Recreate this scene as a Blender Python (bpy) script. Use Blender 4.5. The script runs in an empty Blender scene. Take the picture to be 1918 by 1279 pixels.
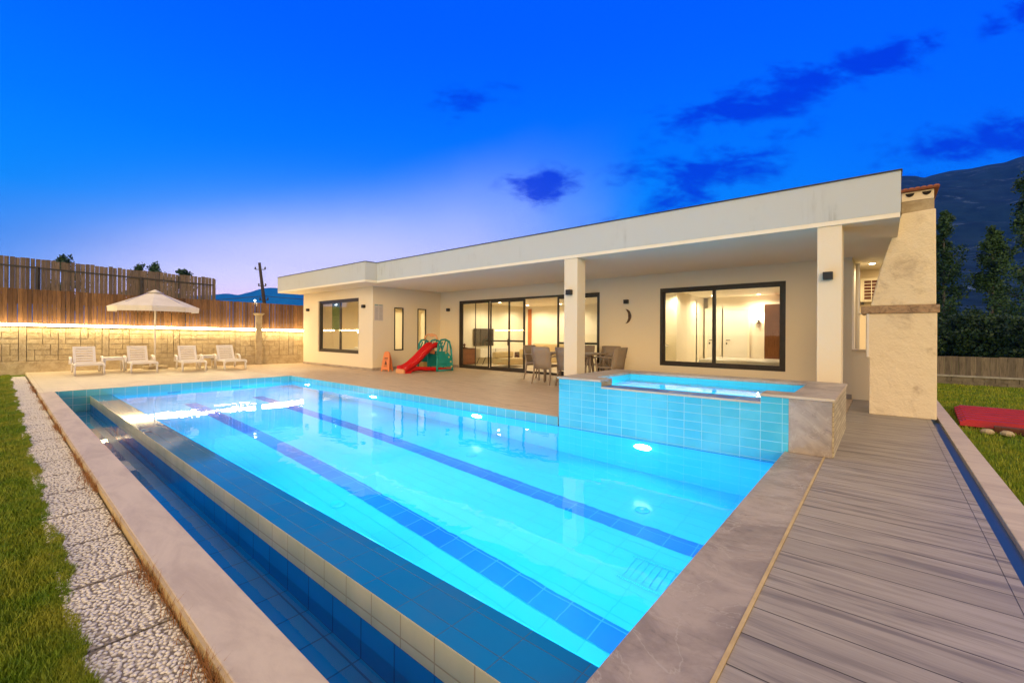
import bpy, bmesh, math, random
import numpy as np
from mathutils import Vector, Matrix
R = math.radians
random.seed(7); rng = np.random.default_rng(7)
scene = bpy.context.scene
COL = scene.collection

# ------------------------------------------------------------------ camera
YAW, ROLL, CAMH = 0.7045, 0.005476, 1.2
fw = Vector((-math.sin(YAW), math.cos(YAW), 0))
rt0 = Vector((math.cos(YAW), math.sin(YAW), 0)); up0 = Vector((0, 0, 1))
rt = math.cos(ROLL)*rt0 + math.sin(ROLL)*up0
up = -math.sin(ROLL)*rt0 + math.cos(ROLL)*up0
cd = bpy.data.cameras.new('camera'); cam = bpy.data.objects.new('camera', cd); COL.objects.link(cam)
cd.sensor_width = 36; cd.lens = 36*820.2/1918; cd.shift_y = -(639.5-624.34)/1918
cd.clip_start = 0.05; cd.clip_end = 6000
cam.matrix_world = Matrix(((rt[0], up[0], -fw[0], 0), (rt[1], up[1], -fw[1], 0), (rt[2], up[2], -fw[2], CAMH), (0, 0, 0, 1)))
scene.camera = cam

# ------------------------------------------------------------------ render / exposure
scene.render.engine = 'CYCLES'
scene.view_settings.view_transform = 'Standard'; scene.view_settings.look = 'None'
scene.view_settings.exposure = 0.32; scene.view_settings.gamma = 1
cy = scene.cycles
cy.use_denoising = True; cy.max_bounces = 10; cy.diffuse_bounces = 5; cy.glossy_bounces = 4
cy.transmission_bounces = 8; cy.transparent_max_bounces = 12
cy.caustics_reflective = False; cy.caustics_refractive = True; cy.blur_glossy = 0.6
cy.sample_clamp_indirect = 4; cy.sample_clamp_direct = 0

# ------------------------------------------------------------------ node helper
class N:
    def __init__(s, tree): s.t = tree
    def new(s, typ, **kw):
        n = s.t.nodes.new(typ)
        for k, v in kw.items(): setattr(n, k, v)
        return n
    def put(s, sock, v):
        if hasattr(v, 'is_output') or isinstance(v, bpy.types.NodeSocket): s.t.links.new(v, sock)
        else:
            if sock.type == 'RGBA' and len(v) == 3: v = (*v, 1)
            sock.default_value = v
    def m(s, op, a, b=0.0, c=0.0, clamp=False):
        n = s.new('ShaderNodeMath', operation=op, use_clamp=clamp)
        for i, v in enumerate((a, b, c)): s.put(n.inputs[i], v)
        return n.outputs[0]
    def dot(s, a, v):
        n = s.new('ShaderNodeVectorMath', operation='DOT_PRODUCT'); s.put(n.inputs[0], a); n.inputs[1].default_value = v
        return n.outputs['Value']
    def mix(s, f, a, b, blend='MIX'):
        n = s.new('ShaderNodeMix', data_type='RGBA', blend_type=blend)
        s.put(n.inputs[0], f); s.put(n.inputs[6], a); s.put(n.inputs[7], b); return n.outputs[2]
    def sm(s, v, a, b, lo=0.0, hi=1.0):
        n = s.new('ShaderNodeMapRange', interpolation_type='SMOOTHSTEP')
        s.put(n.inputs[0], v); n.inputs[1].default_value = a; n.inputs[2].default_value = b
        n.inputs[3].default_value = lo; n.inputs[4].default_value = hi; return n.outputs[0]
    def ramp(s, f, stops):
        n = s.new('ShaderNodeValToRGB'); e = n.color_ramp.elements
        while len(e) < len(stops): e.new(0.5)
        for i, (p, c) in enumerate(stops): e[i].position = p; e[i].color = (*c, 1)
        s.put(n.inputs[0], f); return n.outputs[0]
    def noise(s, vec, scale, detail=3, rough=0.5, dist=0.0):
        n = s.new('ShaderNodeTexNoise'); n.inputs['Scale'].default_value = scale; n.inputs['Detail'].default_value = detail
        n.inputs['Roughness'].default_value = rough; n.inputs['Distortion'].default_value = dist
        if vec is not None: s.put(n.inputs['Vector'], vec)
        return n.outputs['Fac']
    def mapping(s, vec, scale=(1, 1, 1), loc=(0, 0, 0), rot=(0, 0, 0)):
        n = s.new('ShaderNodeMapping'); s.put(n.inputs[0], vec)
        n.inputs['Scale'].default_value = scale; n.inputs['Location'].default_value = loc; n.inputs['Rotation'].default_value = rot
        return n.outputs[0]

def lin(r, g, b):
    f = lambda c: (c/255/12.92) if c/255 <= 0.04045 else ((c/255+0.055)/1.055)**2.4
    return (f(r), f(g), f(b))

# ------------------------------------------------------------------ world: dusk sky
world = bpy.data.worlds.new("World"); scene.world = world; world.use_nodes = True
wt = world.node_tree; wt.nodes.clear(); w = N(wt)
tc = w.new('ShaderNodeTexCoord').outputs['Generated']
nrm = w.new('ShaderNodeVectorMath', operation='NORMALIZE'); w.put(nrm.inputs[0], tc); D = nrm.outputs[0]
el = w.dot(D, (0, 0, 1))
dv = w.dot(D, tuple(fw)); dr = w.dot(D, tuple(rt0))
front = w.sm(dv, -0.35, 0.35)
dvc = w.m('MAXIMUM', dv, 0.15)
U = w.m('DIVIDE', dr, dvc); V = w.m('DIVIDE', el, dvc)      # tangent-plane directions of the dusk side
base = w.ramp(w.sm(el, -0.0, 0.62), [(0.0, lin(70, 160, 255)), (0.3, lin(8, 142, 255)), (0.6, lin(0, 118, 250)), (1.0, lin(0, 86, 245))])
right = w.sm(U, 0.1, 1.3)
base = w.mix(w.m('MULTIPLY', right, 0.6), base, lin(0, 84, 250))
nz = w.noise(D, 2.2, 3, 0.5)
# lavender afterglow bank
def blob(cx, cy, a, b, ang=0.0, u=None, v=None):
    u = u or U; v = v or V
    ca, sa = math.cos(ang), math.sin(ang)
    du = w.m('SUBTRACT', u, cx); dv_ = w.m('SUBTRACT', v, cy)
    p = w.m('DIVIDE', w.m('ADD', w.m('MULTIPLY', du, ca), w.m('MULTIPLY', dv_, sa)), a)
    q = w.m('DIVIDE', w.m('SUBTRACT', w.m('MULTIPLY', dv_, ca), w.m('MULTIPLY', du, sa)), b)
    d = w.m('ADD', w.m('MULTIPLY', p, p), w.m('MULTIPLY', q, q))
    return w.m('EXPONENT', w.m('MULTIPLY', d, -1.0))
def P(px, py): return (px-959)/820.2, (624.3-py)/820.2
line = w.m('ADD', w.m('MULTIPLY', w.m('ADD', U, 1.096), 0.23), 0.165)            # upper edge of the bank, rising to the right
g1 = w.sm(w.m('ADD', w.m('SUBTRACT', line, V), w.m('MULTIPLY', w.m('SUBTRACT', nz, 0.5), 0.16)), -0.06, 0.30)
ed_ = w.sm(w.m('ADD', U, w.m('MULTIPLY', w.m('SUBTRACT', w.noise(D, 5.0, 3), 0.5), 0.14)), -0.16, 0.30, 1.0, 0.0)
lf_ = w.sm(U, -1.3, -0.75)
glow = w.m('MULTIPLY', w.m('MULTIPLY', g1, ed_), lf_)
base = w.mix(w.m('MULTIPLY', glow, 0.95), base, (.56, .60, 1.25))
base = w.mix(w.m('MULTIPLY', w.m('MULTIPLY', blob(*P(520, 540), 0.50, 0.13), ed_), 0.95), base, (1.05, .98, 1.30))
base = w.mix(w.m('MULTIPLY', blob(*P(440, 590), 0.5, 0.055), 0.8), base, (1.35, .85, 1.05))
# dark blue clouds
wv = w.new('ShaderNodeCombineXYZ'); w.put(wv.inputs[0], U); w.put(wv.inputs[1], V)
nv = w.mapping(wv.outputs[0], scale=(1.0, 2.2, 1), rot=(0, 0, R(-16)))
n1 = w.noise(nv, 6.0, 7, 0.58, 0.6)
n2 = w.noise(nv, 3.1, 2, 0.5, 0.2)
cl = None
for (px, py, a, b, ang, s) in [(1500, 160, 0.34, 0.055, 17, 1.0), (1380, 205, 0.17, 0.04, 8, 1.0), (1640, 105, 0.17, 0.028, 20, 0.95),
        (1330, 325, 0.22, 0.06, 22, 1.0), (1260, 380, 0.12, 0.045, 15, .95), (1020, 348, 0.085, 0.038, -3, 1.35), (1180, 330, 0.10, 0.03, 10, .8), (885, 182, 0.085, 0.06, 10, 0.85),
        (1830, 262, 0.26, 0.05, 12, 1.1), (1700, 300, 0.14, 0.03, 10, .7), (1845, 55, 0.09, 0.03, 20, .9), (1917, 30, .05, .05, 0, .8)]:
    g = w.m('MULTIPLY', blob(*P(px, py), a, b, R(ang)), s)
    cl = g if cl is None else w.m('MAXIMUM', cl, g)
n3 = w.noise(nv, 17.0, 6, 0.62, 0.3)
cm = w.sm(w.m('ADD', cl, w.m('ADD', w.m('MULTIPLY', w.m('SUBTRACT', n1, 0.5), 2.6), w.m('MULTIPLY', w.m('SUBTRACT', n3, 0.5), 1.5))), 0.18, 1.15)
cm = w.m('MULTIPLY', cm, w.sm(cl, 0.03, 0.3))
base = w.mix(w.m('MULTIPLY', cm, 0.9), base, lin(0, 46, 215))
# zenith and the side behind the camera: grey dusk
back = w.ramp(w.sm(el, 0.0, 0.8), [(0.0, (1.05, 0.88, 0.60)), (0.12, (0.62, 0.56, 0.46)), (0.4, (0.38, 0.41, 0.44)), (1.0, (1.0, 0.80, 0.60))])
zen = w.sm(el, 0.62, 0.74)
skyc = w.mix(zen, base, (0.98, 0.78, 0.58))
skyc = w.mix(front, back, skyc)
skyc = w.mix(w.sm(el, -0.12, -0.02), (0.03, 0.05, 0.05), skyc)
bg = w.new('ShaderNodeBackground'); w.put(bg.inputs[0], skyc); bg.inputs[1].default_value = 1.0
wo = w.new('ShaderNodeOutputWorld'); wt.links.new(bg.outputs[0], wo.inputs[0])

# ------------------------------------------------------------------ sun: the last warm, very soft light from behind right
sd = bpy.data.lights.new('sun', 'SUN'); sd.energy = 2.1; sd.angle = R(34); sd.color = (1.0, 0.66, 0.28)
sun = bpy.data.objects.new('sun', sd); COL.objects.link(sun)
sun.rotation_euler = Vector((-0.56, 0.82, -0.17)).to_track_quat('-Z', 'Y').to_euler()

# ------------------------------------------------------------------ material helpers
def mat(name, color=(0.5, 0.5, 0.5), rough=0.6, build=None, spec=0.5, metal=0.0):
    m = bpy.data.materials.new(name); m.use_nodes = True; t = m.node_tree
    n = N(t); p = t.nodes['Principled BSDF']
    p.inputs['Base Color'].default_value = (*color, 1); p.inputs['Roughness'].default_value = rough
    p.inputs['Specular IOR Level'].default_value = spec; p.inputs['Metallic'].default_value = metal
    if build: build(n, p)
    return m
def obj_co(n): return n.new('ShaderNodeTexCoord').outputs['Object']
def uv_co(n): return n.new('ShaderNodeTexCoord').outputs['UV']
def bump(n, p, h, dist=0.01, strength=1.0):
    b = n.new('ShaderNodeBump'); b.inputs['Strength'].default_value = strength; b.inputs['Distance'].default_value = dist
    n.put(b.inputs['Height'], h); n.t.links.new(b.outputs[0], p.inputs['Normal'])
def var(name, c1, c2, scale=3, rough=0.6, bd=0.004, det=5, spec=0.4, bscale=None, lo=.3, hi=.7, stretch=(1, 1, 1)):
    def f(n, p):
        co = n.mapping(obj_co(n), scale=stretch)
        a = n.noise(co, scale, det, 0.6)
        n.put(p.inputs['Base Color'], n.mix(n.sm(a, lo, hi), c1, c2))
        bump(n, p, n.noise(co, bscale or scale*8, 4, 0.6), bd)
    return mat(name, c1, rough, f, spec)
def tiles(name, w_, h_, c1, c2, grout, rough=0.15, mortar=0.003, offset=0.0, spec=0.5, noise_c=0.1, loc=(0, 0, 0), dirt=None, bd=.002):
    def f(n, p):
        b = n.new('ShaderNodeTexBrick'); b.offset = offset; b.squash = 1.0
        n.put(b.inputs['Vector'], n.mapping(uv_co(n), loc=loc)); n.put(b.inputs['Color1'], c1); n.put(b.inputs['Color2'], c2); n.put(b.inputs['Mortar'], grout)
        b.inputs['Scale'].default_value = 1.0; b.inputs['Mortar Size'].default_value = mortar
        b.inputs['Mortar Smooth'].default_value = 0.2; b.inputs['Bias'].default_value = 0.0
        b.inputs['Brick Width'].default_value = w_; b.inputs['Row Height'].default_value = h_
        c = b.outputs['Color']
        a = n.noise(obj_co(n), 2.5, 4)
        c = n.mix(n.m('MULTIPLY', n.sm(a, .35, .7), noise_c), c, dirt or tuple(x*0.5 for x in c1))
        n.put(p.inputs['Base Color'], c)
        bump(n, p, n.m('MULTIPLY', b.outputs['Fac'], -1.0), bd)
    return mat(name, c1, rough, f, spec)
def emit(name, color, strength):
    m = bpy.data.materials.new(name); m.use_nodes = True; t = m.node_tree; t.nodes.clear(); n = N(t)
    e = n.new('ShaderNodeEmission'); e.inputs[0].default_value = (*color, 1); e.inputs[1].default_value = strength
    o = n.new('ShaderNodeOutputMaterial'); t.links.new(e.outputs[0], o.inputs[0]); return m

def plaster_f(c, stain=(0.30, 0.27, 0.22), amt=0.35, sc=1.2):
    def f(n, p):
        co = obj_co(n)
        a = n.noise(co, sc, 6, 0.65)
        streak = n.noise(n.mapping(co, scale=(7, 7, 0.5)), 1.3, 5, 0.7)
        k = n.m('MULTIPLY', n.sm(a, .48, .75), n.sm(streak, .45, .75))
        col = n.mix(n.m('MULTIPLY', n.sm(n.noise(co, 0.7, 3), .3, .7), 0.12), c, tuple(x*0.8 for x in c))
        n.put(p.inputs['Base Color'], n.mix(n.m('MULTIPLY', k, amt), col, stain))
        bump(n, p, n.noise(co, 60, 4, .7), 0.003)
    return f
M = {}
M['plaster'] = mat('cream plaster', (.85, .72, .5), .85, plaster_f((.80, .70, .53), (.6, .48, .33), amt=.15), .2)
M['fascia'] = mat('fascia plaster', (.74, .73, .70), .85, plaster_f((.54, .565, .555), (.24, .235, .20), .85, 1.3), .2)
M['rough_plaster'] = mat('rough plaster', (.66, .60, .50), .92, lambda n, p: (
    n.put(p.inputs['Base Color'], n.mix(n.m('MULTIPLY', n.sm(n.noise(obj_co(n), 2.6, 8, .72, .5), .52, .72), .6), (.76, .66, .50), (.36, .27, .19))),
    bump(n, p, n.m('ADD', n.noise(obj_co(n), 5, 5, .6), n.m('MULTIPLY', n.noise(obj_co(n), 45, 3), .2)), 0.03)), .15)
M['interior'] = var('interior paint', (.86, .80, .66), (.82, .75, .60), 1, .7, .0005)
M['soffit'] = mat('soffit plaster', (.86, .78, .62), .9, plaster_f((.88, .79, .62), amt=.1), .2)
M['frame'] = var('dark bronze aluminium', (.035, .028, .022), (.05, .04, .032), 6, .35, .0003)
M['black'] = var('black satin', (.012, .012, .014), (.02, .02, .022), 6, .4, .0003)
M['stone'] = var('honed travertine', (.40, .345, .28), (.27, .23, .195), 3.2, .42, .002, 8, .45, bscale=30, lo=.35, hi=.72)
def stone_f(n, p):
    co = obj_co(n)
    a = n.noise(co, 2.0, 8, .68, .8); b = n.noise(n.mapping(co, scale=(1, 2.4, 1)), 7, 8, .7, 1.2)
    c = n.mix(n.sm(a, .36, .66), (.46, .38, .31), (.27, .22, .185))
    c = n.mix(n.m('MULTIPLY', n.sm(b, .56, .72), .55), c, (.14, .12, .12))
    vein = n.m('ABSOLUTE', n.m('SUBTRACT', n.noise(co, 1.7, 6, .6, 1.5), .5))
    c = n.mix(n.sm(vein, .012, .0, 0, .5), c, (.52, .46, .38))
    n.put(p.inputs['Base Color'], c)
    n.put(p.inputs['Roughness'], n.sm(b, .3, .7, .38, .6))
    br = n.new('ShaderNodeTexBrick'); br.offset = 0; n.put(br.inputs['Vector'], uv_co(n))
    br.inputs['Scale'].default_value = 1; br.inputs['Brick Width'].default_value = 0.9; br.inputs['Row Height'].default_value = 0.9
    br.inputs['Mortar Size'].default_value = .0012
    bump(n, p, n.m('ADD', n.noise(co, 25, 5), n.m('MULTIPLY', br.outputs['Fac'], -2)), .0015)
M['coping'] = mat('dark travertine coping', (.3, .25, .2), .45, stone_f, .45)
M['coping_light'] = mat('pale travertine coping', (.5, .43, .34), .5, lambda n, p: (
    n.put(p.inputs['Base Color'], n.mix(n.sm(n.noise(n.mapping(obj_co(n), scale=(1, 3, 1)), 1.8, 8, .65, .6), .35, .7), (.64, .53, .385), (.50, .40, .29))),
    bump(n, p, n.noise(obj_co(n), 30, 5), .0015)), .4)
M['coping_edge'] = var('yellow stone edge', (.62, .46, .22), (.5, .36, .17), 6, .6, .002)
def split_f(n, p):
    b = n.new('ShaderNodeTexBrick'); b.offset = .37; n.put(b.inputs['Vector'], uv_co(n)); b.inputs['Scale'].default_value = 1
    b.inputs['Brick Width'].default_value = .3; b.inputs['Row Height'].default_value = .05; b.inputs['Mortar Size'].default_value = .003
    n.put(b.inputs['Color1'], (.66, .58, .40)); n.put(b.inputs['Color2'], (.5, .42, .28)); n.put(b.inputs['Mortar'], (.3, .25, .17))
    n.put(p.inputs['Base Color'], b.outputs['Color'])
    bump(n, p, n.m('ADD', n.noise(obj_co(n), 18, 6, .7), n.m('MULTIPLY', b.outputs['Fac'], -.8)), .03)
M['splitface'] = mat('split face stone', (.6, .5, .35), .8, split_f)
# pool tiles
M['tile_floor'] = tiles('pale blue pool tile', .30, .15, (.045, .60, .84), (.052, .62, .85), (.038, .56, .80), .12, .003, noise_c=.0)
M['tile_lane'] = tiles('cobalt pool tile', .25, .25, (.004, .17, .46), (.008, .20, .50), (.06, .32, .60), .12, .006, noise_c=.0)
M['tile_teal'] = tiles('aqua glazed tile', .20, .15, (.10, .44, .50), (.12, .50, .56), (.55, .68, .66), .1, .004, noise_c=.25, dirt=(.22, .55, .55))
M['tile_tub'] = tiles('wet aqua tile', .20, .10, (.06, .46, .60), (.08, .52, .66), (.30, .66, .74), .08, .0045, noise_c=.55, dirt=(.14, .62, .72), loc=(.0, .015, 0))
M['tile_navy'] = tiles('deep blue tile', .30, .30, (.004, .26, .68), (.006, .29, .72), (.008, .15, .42), .07, .006, noise_c=.2)
M['tile_wet'] = tiles('wet blue overflow tile', .30, .15, (.008, .20, .42), (.012, .23, .47), (.05, .17, .26), .07, .003, noise_c=.45, dirt=(.05, .19, .33))
M['tile_beige'] = tiles('lime stained tile', .25, .25, (.80, .74, .42), (.72, .70, .42), (.55, .45, .25), .25, .004, noise_c=.35, dirt=(.32, .42, .22))
M['tile_rim'] = tiles('blue rim tile', .25, .5, (.01, .14, .50), (.012, .16, .54), (.4, .3, .2), .4, .006, noise_c=.0)
# wood look porcelain
def wood_f(c1, c2, c3, wd=.2, ln=1.2, gr=(.07, .06, .055)):
    def f(n, p):
        uv = uv_co(n)
        b = n.new('ShaderNodeTexBrick'); b.offset = .37; n.put(b.inputs['Vector'], n.mapping(uv, loc=(7.0, 0.03, 0)) if ln > 5 else uv); b.inputs['Scale'].default_value = 1
        b.inputs['Brick Width'].default_value = ln; b.inputs['Row Height'].default_value = wd; b.inputs['Mortar Size'].default_value = .003
        b.inputs['Mortar Smooth'].default_value = .1; b.inputs['Bias'].default_value = 0
        n.put(b.inputs['Color1'], (0, 0, 0)); n.put(b.inputs['Color2'], (1, 1, 1)); n.put(b.inputs['Mortar'], (.5, .5, .5))
        sep = n.new('ShaderNodeSeparateColor'); n.put(sep.inputs[0], b.outputs['Color'])
        rnd = sep.outputs[0]
        sh = n.new('ShaderNodeVectorMath', operation='MULTIPLY_ADD')
        cb = n.new('ShaderNodeCombineXYZ'); n.put(cb.inputs[0], rnd); n.put(cb.inputs[1], rnd)
        n.put(sh.inputs[0], cb.outputs[0]); sh.inputs[1].default_value = (7, 3, 0); n.put(sh.inputs[2], uv)
        g = n.noise(n.mapping(sh.outputs[0], scale=(1.0, 11, 1)), 1.6, 7, .62, .8)
        g2 = n.noise(n.mapping(sh.outputs[0], scale=(1.2, 40, 1)), 3.0, 3, .6)
        c = n.mix(n.m('MULTIPLY', n.sm(g, .3, .75), .5), c1, c2)
        g3 = n.noise(n.mapping(sh.outputs[0], scale=(.7, 6, 1), loc=(3, 1, 0)), 1.7, 5, .55, .5)
        c = n.mix(n.m('MULTIPLY', n.sm(g3, .50, .68), .9), c, c2)
        c = n.mix(n.m('MULTIPLY', rnd, .65), c, c3)
        c = n.mix(n.m('MULTIPLY', n.sm(g2, .45, .8), .35), c, tuple(x*.55 for x in c2))
        c = n.mix(b.outputs['Fac'], c, gr)
        n.put(p.inputs['Base Color'], c)
        n.put(p.inputs['Roughness'], n.sm(g, .3, .7, .42, .58))
        bump(n, p, n.m('ADD', n.m('MULTIPLY', b.outputs['Fac'], -1.5), n.m('MULTIPLY', g2, .2)), .0012)
    return f
M['wood_deck'] = mat('weathered wood-look tile', (.3, .25, .2), .5, wood_f((.44, .385, .32), (.15, .13, .128), (.31, .27, .23), .22, 60.0, gr=(.04, .035, .03)), .4)
M['terrace'] = mat('sandy wood-look tile', (.4, .3, .22), .45, wood_f((.68, .52, .35), (.46, .34, .225), (.60, .45, .30), gr=(.28, .2, .13)), .4)
M['pale_paving'] = tiles('pale terrace tile', .6, .6, (.56, .47, .33), (.60, .50, .36), (.42, .34, .23), .4, .003, noise_c=.25)
M['kerb'] = M['coping_light']
M['white_plastic'] = var('white resin', (.74, .70, .68), (.70, .66, .64), 5, .4, .0005)
M['canvas'] = var('cream canvas', (.78, .73, .66), (.70, .65, .58), 4, .85, .002, bscale=120)
M['canvas_trim'] = var('blue canvas piping', (.22, .20, .50), (.2, .2, .45), 4, .8, .001)
M['brick'] = None
def planks(name, c1, c2, c3, wd=.095):
    def f(n, p):
        oi = n.new('ShaderNodeTexCoord').outputs['UV']
        sx = n.new('ShaderNodeSeparateXYZ'); n.put(sx.inputs[0], oi)
        fl = n.m('FLOOR', n.m('DIVIDE', sx.outputs[0], wd))
        wn = n.new('ShaderNodeTexWhiteNoise', noise_dimensions='1D'); n.put(wn.inputs['W'], fl)
        g = n.noise(n.mapping(oi, scale=(14, 1.2, 1)), 3, 6, .65, .6)
        c = n.mix(wn.outputs['Value'], c1, c2)
        c = n.mix(n.m('MULTIPLY', n.sm(g, .4, .72), .7), c, c3)
        n.put(p.inputs['Base Color'], c); bump(n, p, g, .004)
    return mat(name, c1, .75, f, .25)
M['fence_brown'] = planks('brown fence board', (.22, .115, .052), (.095, .048, .024), (.05, .026, .014))
M['fence_grey'] = planks('grey weathered board', (.21, .155, .115), (.11, .083, .07), (.055, .042, .036))
M['fence_right'] = planks('dull fence board', (.20, .17, .14), (.11, .095, .085), (.04, .035, .03))
M['steel_dark'] = var('dark steel', (.03, .026, .024), (.05, .04, .035), 8, .5, .001)
def wallblock_f(c1, c2, gr):
    def f(n, p):
        a = n.noise(obj_co(n), 6, 7, .7, .4)
        n.put(p.inputs['Base Color'], n.mix(n.sm(a, .35, .7), c1, c2))
        bump(n, p, n.m('ADD', n.noise(obj_co(n), 9, 6, .7), n.m('MULTIPLY', n.noise(obj_co(n), 50, 3), .2)), .02)
    return f
M['block'] = mat('pale wall block', (.5, .42, .3), .9, wallblock_f((.50, .41, .27), (.36, .28, .17), 0), .15)
M['block_grey'] = mat('grey wall block', (.2, .18, .15), .9, wallblock_f((.20, .18, .15), (.11, .10, .085), 0), .15)
M['concrete'] = mat('stained concrete', (.5, .42, .3), .9, wallblock_f((.46, .38, .26), (.32, .25, .16), 0), .15)
M['led'] = emit('warm led strip', (1.0, .77, .40), 44)
M['downlight'] = emit('warm downlight', (1.0, .80, .52), 30)
M['pool_lamp'] = emit('underwater lamp', (.55, .93, 1.0), 40)
M['red_plastic'] = var('red plastic', (.62, .010, .012), (.55, .008, .01), 3, .22, .0003)
M['teal_plastic'] = var('teal plastic', (.015, .30, .30), (.012, .26, .27), 3, .3, .0003)
M['orange_plastic'] = var('orange plastic', (.72, .24, .08), (.66, .2, .07), 3, .35, .0003)
M['peach_plastic'] = var('peach plastic', (.75, .38, .18), (.7, .34, .16), 3, .35, .0003)
M['yellow_plastic'] = var('yellow plastic', (.65, .48, .15), (.6, .43, .12), 3, .35, .0003)
M['red_tile'] = var('terracotta tile', (.36, .12, .06), (.28, .09, .05), 9, .7, .004)
M['red_metal'] = var('red painted metal', (.40, .008, .010), (.30, .007, .009), 4, .35, .0008)
M['red_valley_shade'] = var('red metal valley shade', (.04, .005, .005), (.02, .005, .004), 9, .8, .002)  # darker red for rib valleys, their shade put into the colour
M['dark_hole'] = var('sooty hole', (.012, .01, .01), (.02, .016, .015), 5, .9, .001)
M['taupe'] = var('taupe resin weave', (.33, .26, .20), (.25, .195, .15), 60, .6, .0015, bscale=150)
M['wood_brown'] = planks('walnut veneer', (.24, .085, .03), (.20, .07, .025), (.11, .035, .012), .3)
M['wood_dark'] = planks('dark brown veneer', (.13, .045, .025), (.11, .04, .022), (.05, .02, .012), .3)
M['white_gloss'] = var('white lacquer', (.78, .74, .66), (.76, .72, .64), 2, .3, .0003)
M['sofa'] = var('cream upholstery', (.66, .52, .30), (.58, .45, .25), 4, .9, .002, bscale=80)
M['screen'] = var('switched off screen', (.04, .032, .028), (.05, .038, .03), 2, .12, .0001)
M['grey_stool'] = var('taupe stool', (.12, .085, .06), (.10, .07, .05), 3, .5, .0005)
M['orange_curtain'] = var('rust panel', (.48, .16, .05), (.42, .13, .04), 3, .7, .001)
M['ac_white'] = var('cream metal', (.72, .64, .46), (.68, .6, .42), 3, .45, .0004)
M['twig'] = var('brown twig', (.16, .10, .06), (.10, .06, .04), 20, .9, .003)
M['poster'] = var('printed board', (.60, .55, .52), (.55, .50, .48), 30, .5, .0002)
M['poster_text'] = var('faint print', (.36, .33, .34), (.32, .3, .3), 10, .5, .0001)
M['poster_teal'] = var('teal print', (.03, .28, .32), (.02, .24, .28), 10, .5, .0001)
M['bark'] = var('tree bark', (.20, .19, .18), (.10, .095, .09), 12, .9, .02)
M['old_wood'] = var('tarred pole', (.06, .045, .04), (.035, .028, .025), 10, .9, .006)
def leafm(name, a, b):
    def f(n, p):
        oc = obj_co(n)
        n.put(p.inputs['Base Color'], n.mix(n.sm(n.noise(oc, 1.4, 4), .3, .7), a, b))
        p.inputs['Subsurface Weight'].default_value = 0
    return mat(name, a, .6, f, .3)
M['leaf_dark'] = leafm('poplar leaf', (.018, .055, .018), (.04, .095, .03))
M['leaf_hedge'] = leafm('hedge leaf', (.010, .032, .012), (.025, .06, .02))
M['leaf_far'] = leafm('far leaf', (.02, .055, .03), (.035, .08, .04))
M['grass_blade'] = mat('grass blade', (.08, .14, .01), .55, lambda n, p: (
    n.put(p.inputs['Base Color'], n.mix(n.sm(n.noise(obj_co(n), 2.3, 5, .7), .35, .68), (.13, .235, .010), (.33, .34, .03)))), .3)
M['dry_grass'] = var('dry grass', (.36, .16, .05), (.22, .10, .035), 12, .8, .001)
M['lawn'] = mat('lawn', (.06, .10, .01), .95, lambda n, p: (
    n.put(p.inputs['Base Color'], n.mix(n.sm(n.noise(obj_co(n), 1.2, 7, .7), .35, .7), (.07, .15, .010), (.17, .19, .02))),
    bump(n, p, n.noise(obj_co(n), 60, 5, .7), .02)), .1)
def pebble_f(n, p):
    co = uv_co(n)
    v = n.new('ShaderNodeTexVoronoi', feature='F1'); n.put(v.inputs['Vector'], co); v.inputs['Scale'].default_value = 50
    s = n.new('ShaderNodeSeparateColor'); n.put(s.inputs[0], v.outputs['Color'])
    c = n.mix(s.outputs[0], (.52, .46, .38), (.34, .29, .23))
    c = n.mix(n.sm(v.outputs['Distance'], .42, .62), c, (.20, .165, .125))
    n.put(p.inputs['Base Color'], c); bump(n, p, n.m('SUBTRACT', .6, v.outputs['Distance']), .008)
M['pebble_slab'] = mat('washed pebble slab', (.5, .46, .4), .8, pebble_f, .2)
M['mortar'] = var('grey mortar', (.34, .27, .17), (.25, .19, .12), 40, .95, .004)
M['pebble'] = mat('white pebble', (.6, .56, .5), .7, lambda n, p: (
    n.put(p.inputs['Base Color'], n.mix(n.noise(obj_co(n), 38, 1), (.86, .82, .74), (.60, .55, .48)))), .3)
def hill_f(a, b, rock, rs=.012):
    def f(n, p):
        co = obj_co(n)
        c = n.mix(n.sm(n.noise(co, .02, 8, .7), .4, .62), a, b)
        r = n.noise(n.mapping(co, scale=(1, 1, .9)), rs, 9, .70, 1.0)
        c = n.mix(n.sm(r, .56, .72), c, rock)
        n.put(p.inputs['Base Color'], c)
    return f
M['hill'] = mat('dusk-tinted wooded rocky slope', (.03, .04, .03), .95, hill_f((.003, .014, .030), (.008, .028, .055), (.10, .17, .32), .022), .05)  # blue dusk light and weak sun are put into these slope colours
M['hill_far'] = mat('haze-tinted far wooded ridge', (.02, .10, .16), .95, hill_f((.006, .14, .42), (.008, .16, .46), (.010, .18, .48)), .05)  # blue of distant haze painted into the ridge's base colour
def glass():
    m = bpy.data.materials.new('window glass'); m.use_nodes = True; t = m.node_tree; t.nodes.clear(); n = N(t)
    lw = n.new('ShaderNodeLayerWeight'); lw.inputs[0].default_value = .5
    f = n.m('ADD', .04, n.m('MULTIPLY', n.m('POWER', lw.outputs['Facing'], 4.0), .8), clamp=True)
    tr = n.new('ShaderNodeBsdfTransparent'); tr.inputs[0].default_value = (.97, .98, .96, 1)
    gl = n.new('ShaderNodeBsdfGlossy'); gl.inputs['Roughness'].default_value = .01
    mx = n.new('ShaderNodeMixShader'); n.put(mx.inputs[0], f); t.links.new(tr.outputs[0], mx.inputs[1]); t.links.new(gl.outputs[0], mx.inputs[2])
    o = n.new('ShaderNodeOutputMaterial'); t.links.new(mx.outputs[0], o.inputs[0]); return m
M['glass'] = glass()
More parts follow.
